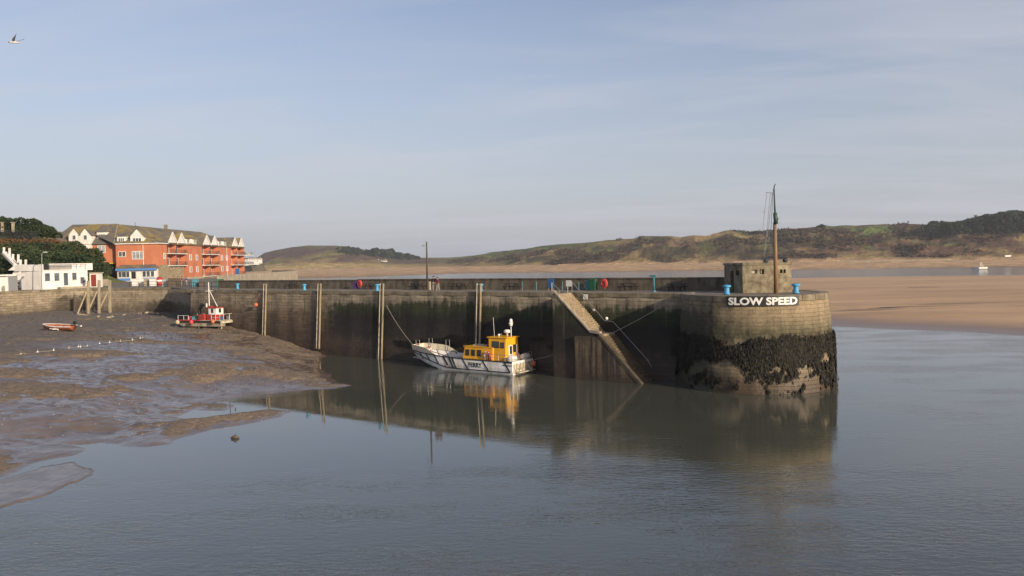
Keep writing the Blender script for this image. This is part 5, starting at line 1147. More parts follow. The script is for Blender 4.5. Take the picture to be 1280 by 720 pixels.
# timber dolphins in front of the back quay
dol = thing('mooring_dolphin', G(124, 391, 4.1), 'three pale timber posts with raking braces before the quay', 'mooring posts')
DP = [(110.5, 393, 351), (124, 389, 350), (137.5, 388, 350)]; YD = 138.0
for i, (px, yb_, yt_) in enumerate(DP):
    Yd = YD + i * 1.6; a = AT(px, yb_ + 1, Yd); b = AT(px - .3, yt_, Yd); m = MB(); m.beam(a - Vector((0, 0, .8)), b, .40, .38); m.build('post', M['timber'], dol, bevel=.04)
    a2 = AT(px - 14, yb_ - 2, Yd - 1.0); b2 = AT(px - 2.5, yt_ + 14, Yd - .2); m = MB(); m.beam(a2 - Vector((0, 0, .3)), b2, .24, .22); m.build('brace', M['timber'], dol)
m = MB(); m.beam(AT(98, 393, YD - 1.5), AT(112, 395, YD - 1.5), .5, .3); m.build('foot_beam', M['timber'], dol)

# ------------------------------------------------------------------ apartment building
AB = thing('apartment_building', (-101, 229, ZD), 'long orange brick apartment block with slate roof, white gables and balconies', 'building')
ZE = 19.2; ZR = 25.3; X1 = -101.0; YA, YB_ = 229.0, 303.0
def recess_bays(): return [(235.0, 248.0), (261.5, 275.5), (288.5, 302.0)]
# east wall with balcony recesses
m = MB(); rc = 1.6; segs = []; cur = YA
for (y0, y1) in recess_bays():
    segs.append((cur, y0, 0)); segs.append((y0, y1, rc)); cur = y1
segs.append((cur, YB_, 0))
for y0, y1, dp_ in segs:
    if y1 - y0 < .2: continue
    zt_ = ZE if dp_ == 0 else ZE + .3
    m.slab([(X1 - dp_, y0, ZD - .2), (X1 - dp_, y1, ZD - .2), (X1 - dp_, y1, zt_), (X1 - dp_, y0, zt_)], (-.3, 0, 0))
    if dp_:
        for yy in (y0, (y0 + y1) / 2, y1): m.slab([(X1 - dp_, yy - .18, ZD - .2), (X1 - .03, yy - .18, ZD - .2), (X1 - .03, yy - .18, ZE - .1), (X1 - dp_, yy - .18, ZE + .2)], (0, .36, 0))
m.build('east_wall', M['brick'], AB)
# front wall (facing the camera), leaving the passage open
m = MB(); YF2 = 231.5
m.slab([(-113, YA, ZD - .2), (X1 - .31, YA, ZD - .2), (X1 - .31, YA, ZE), (-113, YA, ZE)], (0, .3, 0))
m.slab([(-113, YA + .31, ZD), (-113, YF2 - .01, ZD), (-113, YF2 - .01, ZE), (-113, YA + .31, ZE)], (-.3, 0, 0))
m.slab([(-119.5, YF2, 14.0), (-113, YF2, 14.0), (-113, YF2, ZE), (-119.5, YF2, ZE)], (0, .3, 0))
m.slab([(-134, YF2, ZD), (-119.5, YF2, ZD), (-119.5, YF2, ZE), (-134, YF2, ZE)], (0, .3, 0))
m.slab([(-101.31, YB_, ZD), (-117, YB_, ZD), (-117, YB_, ZR - .2), (-101.31, YB_, ZE)], (0, -.3, 0))
m.build_each('front_wall', M['brick'], AB)
m = MB(); m.box((-116.2, 236, 11), (6.4, 7, 5.6)); m.build('passage', mat('dark passage', (.02, .018, .016), .9), AB)
m = MB(); m.box((-115.5, YF2 - .1, 13.7), (1.9, .1, .45)); o = m.build('hanging_sign', M['ygold'], AB); o['label'] = 'small gold sign over the dark passage'
# stone clad ground floor at the corner
m = MB(); m.slab([(X1 + .02, 229.05, ZD), (X1 + .02, 246.5, ZD), (X1 + .02, 246.5, 12.9), (X1 + .02, 229.05, 12.9)], (.12, 0, 0)); m.build('stone_cladding', M['stonecl'], AB)
m = MB(); m.slab([(X1 + .03, 249, ZD), (X1 + .03, YB_, ZD), (X1 + .03, YB_, 9.0), (X1 + .03, 249, 9.0)], (.15, 0, 0)); m.build('plinth', M['cream'], AB)
# roof
m = MB(); oh = .45
A = [(-113.3, YA - oh, ZE - .1), (X1 + oh, YA - oh, ZE - .1), (X1 + oh, YB_, ZE - .1), (-117, YB_, ZR), (-117, 239, ZR)]
m.add([A[0], A[1], A[4]], [(0, 1, 2)]); m.add([A[1], A[2], A[3], A[4]], [(0, 1, 2, 3)])
m.add([(-113.3, YA - oh, ZE - .1), (-117, 239, ZR), (-130.5, 239, ZR), (-134.5, YF2 - oh, ZE - .1), (-113.3, YF2 - oh, ZE - .1)], [(0, 1, 2, 3, 4)])
m.add([(-134.5, YF2 - oh, ZE - .1), (-130.5, 239, ZR), (-134.5, 250, ZE)], [(0, 1, 2)]); m.add([(-130.5, 239, ZR), (-117, 239, ZR), (-117, YB_, ZR), (-134, YB_, ZE), (-134, 250, ZE)], [(0, 1, 2, 3, 4)])
rf = m.build('roof', M['roof'], AB); sm_ = rf.modifiers.new('t', 'SOLIDIFY'); sm_.thickness = .18; sm_.offset = -1
m = MB(); m.tube([(-117, 239, ZR + .05), (-113.3, YA - oh, ZE)], .16, 6); m.tube([(-117, 239, ZR + .05), (-101 + oh, YA - oh, ZE)], .13, 6); m.build_each('hip_tiles', M['cream'], rf)
m = MB(); m.box((-117, 272, ZR + .6), (.9, .9, 1.6)); m.tube([(-117, 250, ZR), (-117, 250, ZR + 1.1)], .15, 6); m.build_each('chimney', M['block'], rf)
m = MB(); m.beam((-113, YA - oh, ZE - .12), (X1 + oh, YA - oh, ZE - .12), .12, .25); m.beam((X1 + oh, YA - oh, ZE - .12), (X1 + oh, 235, ZE - .12), .12, .25); m.build_each('gutter', M['white'], AB)
def win(parent, o_, dx, nrm, w, h, mt, bars=1, fmt=None):
    """o_: centre of the sill; dx: unit along wall; nrm: outward"""
    o_, dx, nrm = Vector(o_), Vector(dx), Vector(nrm); up = Vector((0, 0, 1)); f_ = MB()
    for a, b in (((-w / 2, 0), (w / 2, 0)), ((-w / 2, h), (w / 2, h))): f_.beam(o_ + dx * a[0] + up * a[1] + nrm * .05, o_ + dx * b[0] + up * b[1] + nrm * .05, .14, .14)
    for i in range(bars + 2): x = -w / 2 + w * i / (bars + 1); f_.beam(o_ + dx * x + nrm * .05, o_ + dx * x + up * h + nrm * .05, .13, .13)
    fr_ = f_.build('window', fmt or M['white'], parent)
    g_ = MB(); g_.slab([o_ + dx * (-w / 2) + nrm * .02, o_ + dx * (w / 2) + nrm * .02, o_ + dx * (w / 2) + up * h + nrm * .02, o_ + dx * (-w / 2) + up * h + nrm * .02], nrm * .04); g_.build('pane', mt, fr_); return fr_
FX, FN = (1, 0, 0), (0, -1, 0)
def fpt(px, py, Yw): p_ = AT(px, py, Yw); return p_
def fwin(x0, x1, y0, y1, Yw, mt, bars=1):
    a = AT(x0, y1, Yw); b = AT(x1, y0, Yw); win(AB, ((a.x + b.x) / 2, Yw, a.z), FX, FN, b.x - a.x, b.z - a.z, mt, bars)
fwin(165.5, 179, 314, 324, YA, M['glassp'], 2); fwin(148.5, 157, 314.5, 321, YA, M['glassd'], 1); fwin(122.5, 131.5, 307, 316, YF2, M['glassp'], 1)
# front dormers
def dormer_front(px, w, y_top, y_sill, gable, Yd, mt):
    c = AT(px, y_sill, Yd); tz = AT(px, y_top, Yd).z; d_ = MB(); h = 1.75
    pts = [(c.x - w / 2, Yd, c.z - .3), (c.x + w / 2, Yd, c.z - .3), (c.x + w / 2, Yd, c.z + h)] + ([(c.x, Yd, tz)] if gable else []) + [(c.x - w / 2, Yd, c.z + h)]
    d_.slab(pts, (0, 6 if gable else 4, 0)); dd_ = d_.build('dormer', M['render'], AB)
    win(dd_, (c.x, Yd, c.z), FX, FN, w * .62, 1.25, mt, 2)
    r2 = MB(); e_ = .35
    if gable:
        for sg in (-1, 1): r2.slab([(c.x + sg * (w / 2 + e_), Yd - .25, c.z + h - .25), (c.x, Yd - .25, tz + .12), (c.x, Yd + 7, tz + .12), (c.x + sg * (w / 2 + e_), Yd + 7, c.z + h - .25)], (0, 0, .12))
    else: r2.add([(c.x - w / 2 - .3, Yd - .3, c.z + h), (c.x + w / 2 + .3, Yd - .3, c.z + h), (c.x + w / 2 - .6, Yd + 2.0, tz), (c.x - w / 2 + .6, Yd + 2.0, tz), (c.x - w / 2 - .3, Yd + 4, c.z + h + .6), (c.x + w / 2 + .3, Yd + 4, c.z + h + .6)], [(0, 1, 2, 3), (0, 3, 4), (1, 5, 2), (2, 5, 4, 3)])
    r2.build('dormer_roof', M['roof'], dd_)
dormer_front(152, 2.6, 291, 303, False, YA + .6, M['glassd']); dormer_front(171.5, 3.9, 286, 303, True, YA + .4, M['glassd']); dormer_front(127.5, 3.0, 281, 297.5, False, YF2 + 1.6, M['glassp'])
# white gables of the left wing
for px in (93, 107):
    c = AT(px, 302, YF2 - .5); tz = AT(px, 285, YF2).z; d_ = MB(); w = 3.2; d_.slab([(c.x - w / 2, YF2 - .5, ZE - 1.2), (c.x + w / 2, YF2 - .5, ZE - 1.2), (c.x + w / 2, YF2 - .5, tz - 2.0), (c.x, YF2 - .5, tz), (c.x - w / 2, YF2 - .5, tz - 2.0)], (0, 7, 0)); dd_ = d_.build('gable', M['render'], AB)
    win(dd_, (c.x, YF2 - .5, tz - 3.4), FX, FN, 1.0, 1.3, M['glassd'], 0)
    r2 = MB()
    for sg in (-1, 1): r2.slab([(c.x + sg * (w / 2 + .3), YF2 - .8, tz - 2.25), (c.x, YF2 - .8, tz + .1), (c.x, YF2 + 7, tz + .1), (c.x + sg * (w / 2 + .3), YF2 + 7, tz - 2.25)], (0, 0, .14))
    r2.build('gable_roof', M['roof'], dd_)
# east side: windows, balconies, gables
EX, EN = (0, 1, 0), (1, 0, 0)
for y_, w in ((233.2, 1.0),): win(AB, (X1, y_, 14.6), EX, EN, w, 1.7, M['glassp'], 0)
for (ya, yb2) in ((248.0, 261.5), (275.5, 288.5)):
    for q_ in (.30, .68):
        for zf in (9.9, 13.7): win(AB, (X1, ya + (yb2 - ya) * q_, zf + .6), EX, EN, 1.5, 1.7, M['glassp'], 0)
        yc = ya + (yb2 - ya) * q_; d_ = MB(); d_.slab([(X1 - .6, yc - 1.5, ZE), (X1 - .6, yc + 1.5, ZE), (X1 - .6, yc + 1.5, ZE + 2.0), (X1 - .6, yc - 1.5, ZE + 2.0)], (-4.5, 0, 0)); dd_ = d_.build('dormer', M['render'], AB)
        win(dd_, (X1 - .6, yc, ZE + .5), EX, EN, 1.8, 1.2, M['glassd'], 1); r2 = MB(); r2.slab([(X1 + .0, yc - 1.9, ZE + 1.9), (X1 + .0, yc + 1.9, ZE + 1.9), (X1 - 5.5, yc + 1.9, ZE + 2.75), (X1 - 5.5, yc - 1.9, ZE + 2.75)], (0, 0, .14)); r2.build('dormer_roof', M['roof'], dd_)
for bi, (y0, y1) in enumerate(recess_bays()):
    for k_ in range(2):
        ya = y0 + (y1 - y0) / 2 * k_; yb2 = ya + (y1 - y0) / 2; yc = (ya + yb2) / 2
        for zf in ((9.0, 12.6, 16.2) if bi else (12.6, 16.2)):
            b_ = MB(); b_.box((X1 - .35, yc, zf), (2.5, yb2 - ya - .4, .22)); bb = b_.build('balcony', M['white'], AB)
            r2 = MB(); fx = X1 + .85
            for i in range(14): yy = ya + .3 + (yb2 - ya - .6) * i / 13; r2.beam((fx, yy, zf + .1), (fx, yy, zf + 1.15), .05)
            r2.beam((fx, ya + .25, zf + 1.15), (fx, yb2 - .25, zf + 1.15), .09); r2.beam((fx, ya + .25, zf + .22), (fx, yb2 - .25, zf + .22), .07)
            for yy in (ya + .25, yb2 - .25): r2.beam((fx, yy, zf + 1.15), (X1 - .1, yy, zf + 1.15), .07)
            r2.build('railing', M['iron'], bb)
            win(bb, (X1 - rc, yc, zf + .15), EX, EN, 3.2, 2.2, M['glassd'], 1)
        # cross gable with white boards
        zt = ZE + 3.1; g_ = MB(); g_.slab([(X1 + .34, ya + .2, ZE + .2), (X1 + .34, yb2 - .2, ZE + .2), (X1 + .34, yc, zt)], (-.2, 0, 0)); gg = g_.build('gable', M['render'], AB)
        r2 = MB()
        for sg, ye in ((-1, ya), (1, yb2)): r2.slab([(X1 + .4, ye + .05 * -sg, ZE + .1), (X1 + .4, yc, zt + .2), (X1 - 12, yc, zt + .2), (X1 - 4, ye, ZE + .3)], (0, 0, .16))
        r2.build('gable_roof', M['roof'], gg)
        r2 = MB(); r2.beam((X1 + .5, ya + .05, ZE + .1), (X1 + .5, yc, zt + .2), .12, .45); r2.beam((X1 + .5, yb2 - .05, ZE + .1), (X1 + .5, yc, zt + .2), .12, .45); r2.build_each('bargeboard', M['white'], gg)
# glazed corner balconies at the far end
for zf in (12.6, 16.2):
    b_ = MB(); b_.box((X1 + 1.0, YB_ + 1.0, zf), (3.2, 4.0, .2)); bb = b_.build('balcony', M['white'], AB); r2 = MB(); r2.slab([(X1 + 2.5, YB_ - .9, zf + .1), (X1 + 2.5, YB_ + 2.9, zf + .1), (X1 + 2.5, YB_ + 2.9, zf + 1.2), (X1 + 2.5, YB_ - .9, zf + 1.2)], (.05, 0, 0)); r2.slab([(X1 - .5, YB_ - .95, zf + .1), (X1 + 2.5, YB_ - .95, zf + .1), (X1 + 2.5, YB_ - .95, zf + 1.2), (X1 - .5, YB_ - .95, zf + 1.2)], (0, .05, 0)); r2.build('glass_screen', M['glassp'], bb)
m = MB()
for y_ in (229.3,): m.tube([(X1 - 4.2, YA - .1, 13), (X1 - 4.2, YA - .1, ZE)], .07, 6)
m.tube([(X1 + .15, 284, 9), (X1 + .15, 284, ZE)], .07, 6); m.build_each('downpipe', M['white'], AB)

# shop front lean-to with blue fascia
SH = thing('shop_front', (-107, 227, ZD), 'low white shop front with bright blue fascia and tiled canopy', 'shop')
sx0, sx1 = AT(147, 350, 227.4).x, AT(195.5, 350, 227.4).x; Ys = 227.4
m = MB(); m.box(((sx0 + sx1) / 2, Ys + .72, ZD + 1.7), (sx1 - sx0, 1.4, 3.5)); m.build('wall', M['render'], SH)
m = MB(); m.box(((sx0 + sx1) / 2, Ys - .25, ZD + 3.35), (sx1 - sx0 + .5, .8, .62)); m.build('fascia', M['fascia'], SH, bevel=.05)
m = MB(); m.add([(sx0 - .3, Ys - .7, ZD + 3.68), (sx1 + .3, Ys - .7, ZD + 3.68), (sx1 - .8, YA - .02, ZD + 4.7), (sx0 + .4, YA - .02, ZD + 4.7), (sx0 - .3, YA - .02, ZD + 3.68), (sx1 + .3, YA - .02, ZD + 3.68)], [(0, 1, 2, 3), (0, 3, 4), (1, 5, 2)]); m.build('canopy_roof', M['roof'], SH)
for q_, w in ((.07, 1.0), (.17, 1.3), (.27, 1.0), (.70, 1.1), (.80, 1.3), (.90, 1.2)): win(SH, (sx0 + (sx1 - sx0) * q_, Ys, ZD + 1.15), FX, FN, w, 1.7, M['glassd'], 0)
m = MB(); m.box((sx0 + (sx1 - sx0) * .42, Ys - .03, ZD + 1.5), (1.2, .06, 2.5)); m.build('door', M['dark'], SH); m = MB(); m.box((sx0 + (sx1 - sx0) * .54, Ys - .03, ZD + 1.5), (1.0, .06, 2.5)); m.build('door', M['white'], SH)
m = MB(); m.box((sx0 + (sx1 - sx0) * .17, Ys - .04, ZD + .55), (3.6, .06, .7)); m.box((sx0 + (sx1 - sx0) * .82, Ys - .04, ZD + .55), (3.6, .06, .7)); m.build_each('stall_riser', M['fascia'], SH)

# cream sea wall beyond the flats
m = MB(); bp = [Vector((-70, 190, 0)), Vector((-77, 250, 0)), Vector((-84, 312, 0))]
for a, b in zip(bp[:-1], bp[1:]):
    m.slab([a + Vector((.6, 0, ZD - 3)), b + Vector((.6, 0, ZD - 3)), b + Vector((.6, 0, ZD + 1.55)), a + Vector((.6, 0, ZD + 1.55))], (-.6, 0, 0))
m.slab([(-84, 312, ZD), (-97, 324, ZD), (-97, 324, ZD + 1.9), (-84, 312, ZD + 1.6)], (0, .6, 0))
o = m.build('sea_wall', M['cream']); tag(o, 'cream stone sea wall running from the flats towards the beach', 'wall')

# ------------------------------------------------------------------ white quayside building
wbA, wbB, wbC = G(27, 362.3, ZD), G(53, 362, ZD), G(110, 359.7, ZD)
WB = thing('quayside_kiosk', wbB, 'long low white flat roofed building on the left quay', 'building')
def quadwall(m, a, b, z0, z1, th): 
    dd = (b - a).normalized(); m.slab([Vector((a.x, a.y, z0)), Vector((b.x, b.y, z0)), Vector((b.x, b.y, z1)), Vector((a.x, a.y, z1))], Vector((-dd.y, dd.x, 0)) * th)
m = MB(); m.prism([tuple(p[:2]) for p in (wbA, wbB, wbC, wbC + Vector((-4.2, 7, 0)), wbB + Vector((-6, 9, 0)), wbA + Vector((-2, 6, 0)))], ZD - .1, ZD + 3.45); m.build('wall', M['render'], WB)
m = MB(); quadwall(m, wbA + Vector((-1.2, 0, 0)), wbB + Vector((.2, -.1, 0)), ZD + 3.46, ZD + 4.65, .25); quadwall(m, wbB + Vector((.2, -.1, 0)), wbC + Vector((.1, -.1, 0)), ZD + 3.46, ZD + 3.6, .3); m.build('parapet', M['render'], WB)
m = MB(); dd = (wbC - wbB); 
quadwall(m, wbB + dd * .02 + Vector((0, 2.2, 0)), wbC + Vector((0, 2.0, 0)), ZD + 3.45, ZD + 4.75, .25); m.build('roof_terrace_wall', M['render'], WB)
m = MB()
for i in range(40): p_ = wbB + dd * (.02 + .62 * i / 39) + Vector((0, .1, 0)); m.beam(Vector((p_.x, p_.y, ZD + 3.6)), Vector((p_.x, p_.y, ZD + 4.55)), .05)
m.beam(Vector((*(wbB + dd * .02 + Vector((0, .1, 0)))[:2], ZD + 4.55)), Vector((*(wbB + dd * .98 + Vector((0, .1, 0)))[:2], ZD + 4.55)), .08)
for q_ in (.75, .85, .96): p_ = wbB + dd * q_ + Vector((0, .1, 0)); m.beam(Vector((p_.x, p_.y, ZD + 3.6)), Vector((p_.x, p_.y, ZD + 4.55)), .06)
m.build('railing', M['iron'], WB)
dn_ = dd.normalized(); nn_ = Vector((dn_.y, -dn_.x, 0))
for a, b, zl, h, mt in ((.05, .17, 1.45, 1.6, M['glassd']), (.25, .37, 1.45, 1.6, M['glassd']), (.45, .56, .55, 2.5, M['glassd']), (.64, .75, 1.55, 1.5, M['glassd']), (.82, .92, .75, 1.4, M['glassd'])):
    c = wbB + dd * ((a + b) / 2); win(WB, (c.x + nn_.x * .02, c.y + nn_.y * .02, ZD + zl), dn_, nn_, dd.length * (b - a), h, mt, 0, M['render'] if a != .45 else M['white'])
m = MB(); c = wbB + dd * .5; m.prism([tuple((c - dn_ * 1.6 + nn_ * .05)[:2]), tuple((c - dn_ * 1.9 + nn_ * 1.6)[:2]), tuple((c + dn_ * 3.4 + nn_ * 1.4)[:2]), tuple((c + dn_ * 2.9 + nn_ * .05)[:2])], ZD, ZD + .35); m.build('ramp', M['cream'], WB)
# annex with red door
a = G(111.5, 359.3, ZD) + Vector((0, .6, 0)); AN = thing('annex', a, 'small white annex with a red brown door beside the long white building', 'shed')
m = MB(); m.box(a + Vector((.75, .7, 1.4)), (1.9, 1.3, 2.8)); m.build('wall', M['render'], AN); m = MB(); m.box(a + Vector((.75, .7, 2.88)), (2.3, 1.7, .16)); m.build('roof', M['cream'], AN); m = MB(); m.box(a + Vector((.65, -.04, 1.35)), (.95, .08, 2.3)); m.build('door', M['brickd'], AN)
# white stair with posts rising to the left
SW = thing('terrace_stair', AT(12, 330, 156), 'white outside stair with square posts climbing the bank', 'stairs')
p0, p1 = AT(5.5, 316, 160), AT(20, 331.5, 156); m = MB(); m.beam(p0, p1, .9, .5); m.slab([p1 + Vector((-2.2, 0, -4.5)), p1 + Vector((1.5, 0, -4.5)), p1 + Vector((1.5, 0, -.2)), p1 + Vector((0, 0, -.2))], (0, .4, 0)); m.slab([AT(10, 338, 155), AT(24, 338, 155), AT(27, 330.5, 155), AT(19, 331, 155)], (0, 1, 0)); m.build('flight', M['render'], SW)
m = MB(); m.beam(AT(7, 318.5, 159.5), AT(24, 331, 155.5), .15, .12); m.build('rail', M['timber'], SW)
for px, yt, yb2, Yp in ((5, 309, 318, 160), (12, 310, 320, 159), (16.3, 317.5, 328, 158), (23, 318, 329, 157.5), (25.7, 324.5, 331, 156), (32.2, 324.5, 331, 156)):
    m = MB(); m.beam(AT(px, yb2, Yp), AT(px, yt, Yp), .3, .3); m.build('post', M['render'], SW)
# grey shed with a flat canopy
gs0, gs1 = G(-30, 366, ZD) + Vector((0, 3, 0)), G(22.5, 363.2, ZD); GS = thing('quay_shelter', gs1, 'grey clad shelter with flat white edged roof at the left edge', 'shelter')
m = MB(); a, b = G(9, 364, ZD) + Vector((0, .5, 0)), gs1; quadwall(m, a, b, ZD, ZD + 2.65, 3.5); m.build('wall', M['greysh'], GS)
m = MB(); quadwall(m, gs0, a + Vector((-.1, 0, 0)), ZD, ZD + 2.5, .3); m.build('white_wall', M['render'], GS)
m = MB(); c = (gs0 + gs1) / 2; m.prism([tuple((gs0 + Vector((0, -1, 0)))[:2]), tuple((gs1 + Vector((.2, -.7, 0)))[:2]), tuple((gs1 + Vector((-1, 4, 0)))[:2]), tuple((gs0 + Vector((-1, 4, 0)))[:2])], ZD + 2.66, ZD + 2.95); m.build('roof', M['render'], GS)
# street lamp before it
lpb = G(52.2, 362.8, ZD); LP = thing('street_lamp', lpb, 'tall grey street lamp in front of the long white building', 'street lamp'); lt = AT(52.2, 316, lpb.y)
m = MB(); m.tube([lpb, lt + Vector((0, 0, -.3)), lt + Vector((.15, 0, 0)), lt + Vector((.5, 0, .1))], [.09, .06, .05, .05], 8); m.build('pole', M['metal'], LP); m = MB(); m.box(lt + Vector((.62, 0, .1)), (.65, .25, .12)); m.build('lamp_head', M['white'], LP, bevel=.03)
for px, col_, lb, dx in ((23, M['navy'], 'person in dark clothes standing at the grey shelter corner', 0), (95.5, M['navy'], 'person in black left of the round table by the white building', 0), (106.5, M['coatblue'], 'person in dark blue nearest the small red door', 0), (222.5, M['navy'], 'person in black at the quay railings, left of three', 0), (227.5, M['coatred'], 'person in maroon at the quay railings, middle of three', 0), (233, M['coatblue'], 'person in blue at the quay railings, right of three', 0)):
    p_ = G(px, 363 if px < 30 else (360 if px < 110 else 357.5), ZD); person(Vector((p_.x, p_.y, ZD)), random.uniform(0, 6), lb, col_, M['navy'] if px < 30 else M['jean'], h=1.78)
# parasol furled over a small table
p_ = G(100.5, 359.8, ZD); PA = thing('parasol', p_, 'half open blue grey parasol by the white building', 'parasol'); m = MB(); m.tube([p_, p_ + Vector((0, 0, 2.6))], .035, 6); m.build('pole', M['metal'], PA); m = MB(); m.lathe(p_ + Vector((0, 0, 1.9)), [(1.0, 0), (.5, .35), (.05, .75)], 8); m.build('canopy', mat('faded blue canvas', (.16, .18, .36)), PA)
p_ = p_ + Vector((.4, -.6, 0)); TB = thing('cafe_table', p_, 'small dark round table under the blue grey parasol', 'table'); m = MB(); m.lathe(p_ + Vector((0, 0, .72)), [(.55, 0), (.55, .05)], 16); m.build('tabletop', M['timberd'], TB); m = MB(); m.tube([p_, p_ + Vector((0, 0, .72))], .05, 6); m.lathe(p_, [(.3, 0), (.28, .04), (.05, .06)], 10); m.build('leg', M['iron'], TB)

# ------------------------------------------------------------------ quay railings, stalls
def railing(pts, label, h=1.1, step=2.0):
    r_ = thing('quay_railing', pts[0], label, 'railing')
    mp_ = MB(); mr = MB()
    for a, b in zip(pts[:-1], pts[1:]):
        L_ = (b - a).length; n_ = max(1, round(L_ / step))
        for i in range(n_ + 1): p_ = a.lerp(b, i / n_); mp_.tube([p_, p_ + Vector((0, 0, h))], .05, 6)
        for z_ in (h * .5, h - .03): mr.tube([a + Vector((0, 0, z_)), b + Vector((0, 0, z_))], .03, 5)
    mp_.build_each('post', M['iron'], r_); mr.build('rails', M['iron'], r_)
railing([QL[3].lerp(QC, .45) + Vector((0, .6, 0)), QC + Vector((.6, .6, 0)), W(79.5, .8, ZD), W(74, .8, ZD)], 'black iron railing along the back quay edge')
for i, (x0, x1, mt, lb) in enumerate(((166, 179.5, M['render'], 'long white counter box on the quay before the shop'), (181, 187, M['cream'], 'cream box between two white ones on the quay'), (188, 192.5, M['render'], 'narrow white box right of the cream one on the quay'), (124, 131, M['cream'], 'cream planter at the mouth of the dark passage'))):
    a = G(x0, 357.5, ZD); b = G(x1, 357.5, ZD); r_ = thing('counter_box', (a + b) / 2, lb, 'box', 'pale boxes along the quay'); m = MB(); m.box(((a.x + b.x) / 2, a.y, ZD + .7), (b.x - a.x, .9, 1.4)); m.build('body', mt, r_, bevel=.04); m = MB(); m.box(((a.x + b.x) / 2, a.y, ZD + 1.44), (b.x - a.x + .15, 1.05, .07)); m.build('top', mt, r_)
p_ = G(199.5, 357, ZD); r_ = thing('red_round_bin', p_, 'large round red tank with a white band on the quay', 'tank'); m = MB(); m.lathe(p_, [(.6, 0), (.75, .3), (.78, 1.0), (.65, 1.5), (.3, 1.75), (.02, 1.8)], 18); m.build('body', M['red'], r_, True); m = MB(); m.lathe(p_ + Vector((0, 0, .75)), [(.79, 0), (.795, .1), (.795, .3), (.785, .4)], 18); m.build('band', M['white'], r_, True)
for px, mt, w, h, lb in ((205.5, M['metal'], .7, 1.3, 'grey cabinet right of the round red tank'), (218, M['timberd'], 2.2, 1.5, 'dark market stand left of the people at the railings'), (244.5, M['teal'], 1.3, 1.35, 'blue green bin on the quay behind the work boat mast'), (275.5, M['green'], 1.3, 1.3, 'dark green bin on the quay right of the work boat mast'), (252, M['timberd'], .9, .9, 'low dark crate on the quay behind the work boat'), (284, M['iron'], 1.6, .7, 'pile of dark gear on the quay, left of two'), (291, M['iron'], 1.4, .75, 'pile of dark gear on the quay, next to the leftmost bollard')):
    p_ = G(px, 358.5, ZD); r_ = thing('quay_box', p_, lb, 'box'); m = MB(); m.box(p_ + Vector((0, 0, h / 2)), (w, .8, h), .3, .9); m.build('body', mt, r_, bevel=.05); m = MB(); m.box(p_ + Vector((0, 0, h + .04)), (w * .97, .8, .08), .3); m.build('lid', mt, r_)
for px, yt, lb in ((281.5, 322, 'slim grey lamp post before the flats, left of two'), (283.8, 340, 'slim grey sign post before the flats, right of two')):
    p_ = AT(px, 350, 215); p_.z = ZD; t_ = AT(px, yt, 215); m = MB(); m.tube([p_, t_], .07, 6); m.ball(t_, .2, 8); o = m.build('lamp_post', M['metal']); tag(o, lb, 'post')
p_ = AT(297, 350, 215); p_.z = ZD; r_ = thing('harbour_sign', p_, 'dark blue sign board near the far end of the flats', 'sign'); m = MB(); m.box(p_ + Vector((0, 0, 2.1)), (1.1, .08, 1.8)); m.build('panel', M['signblue'], r_); m = MB(); m.tube([p_, p_ + Vector((0, .08, 2))], .05, 6); m.build('post', M['metal'], r_)

# ------------------------------------------------------------------ bushes on the left bank
def shrub(px, py_top, Yp, w, label, matn, n_=1600, leaf_=.28, group='bushes on the bank behind the white building', name='bush', dep=None, base=None):
    c = AT(px, py_top, Yp); zb_ = base if base is not None else ZD + 1; h = max(1.5, c.z - zb_); r_ = thing(name, (c.x, Yp, zb_), label, name, group)
    k_ = 9; cen = np.array([(c.x + random.uniform(-.5, .5) * w, Yp + random.uniform(-.5, .5) * (dep or w * .6), zb_ + h * random.uniform(.25, .72)) for _ in range(k_)]); rd = np.array([(w * random.uniform(.22, .36), w * .3, h * random.uniform(.22, .34)) for _ in range(k_)])
    cen[0] = (c.x, Yp, zb_ + h * .72); rd[0] = (w * .3, w * .3, h * .3)
    q = crown_points(n_, cen, rd); soup('foliage', leaf_quads(q, leaf_), matn, r_)
    m = MB()
    for i in range(4): e_ = cen[i]; m.tube([(c.x + random.uniform(-.4, .4), Yp, zb_ - 2.5), ((c.x + e_[0]) / 2, Yp, zb_ + h * .2), tuple(e_)], [.16, .1, .04], 5)
    m.build('stems', M['trunk'], r_)
bsh = [(-4, 306, 172, 9, 'leafhedge', 'dark green bush at the left edge behind the stair'), (12, 304, 176, 9, 'leafhedge', 'green bush directly above the white stair posts'), (28, 303, 178, 9, 'leafdark', 'dark green bush right of the white stair posts'), (43, 308, 174, 8, 'leafhedge', 'green bush just left of the street lamp'), (57, 303, 182, 10, 'leafdark', 'dark bush behind the street lamp top'), (66, 314, 170, 9, 'leafhedge', 'low bright green bush right of the street lamp'), (78, 305, 180, 10, 'leafhedge', 'bush in the middle of the bank under the flats roof'), (92, 302, 188, 10, 'leafdark', 'tall bush in front of the white gables'), (86, 318, 168, 9, 'leafdark', 'low dark bush behind the roof terrace'), (98, 306, 186, 8, 'leafhedge', 'bush under the right white gable, upper one'), (107, 321, 176, 6, 'leafdark', 'dark bush next to the pale brick wall window, lower one'), (113, 321, 186, 5, 'leafhedge', 'narrow bush nearest the dark passage under the pale window'), (38, 322, 164, 9, 'leafdark', 'low dark bush behind the left end of the white building'), (100, 328, 166, 7, 'leafdark', 'low bush behind the right end of the roof terrace'), (8, 322, 166, 8, 'leafdark', 'dark bush below the white stair flight')]
for px, pt_, Yp, w, mt, lb in bsh: shrub(px, pt_, Yp, w, lb, M[mt], 2200, .30)
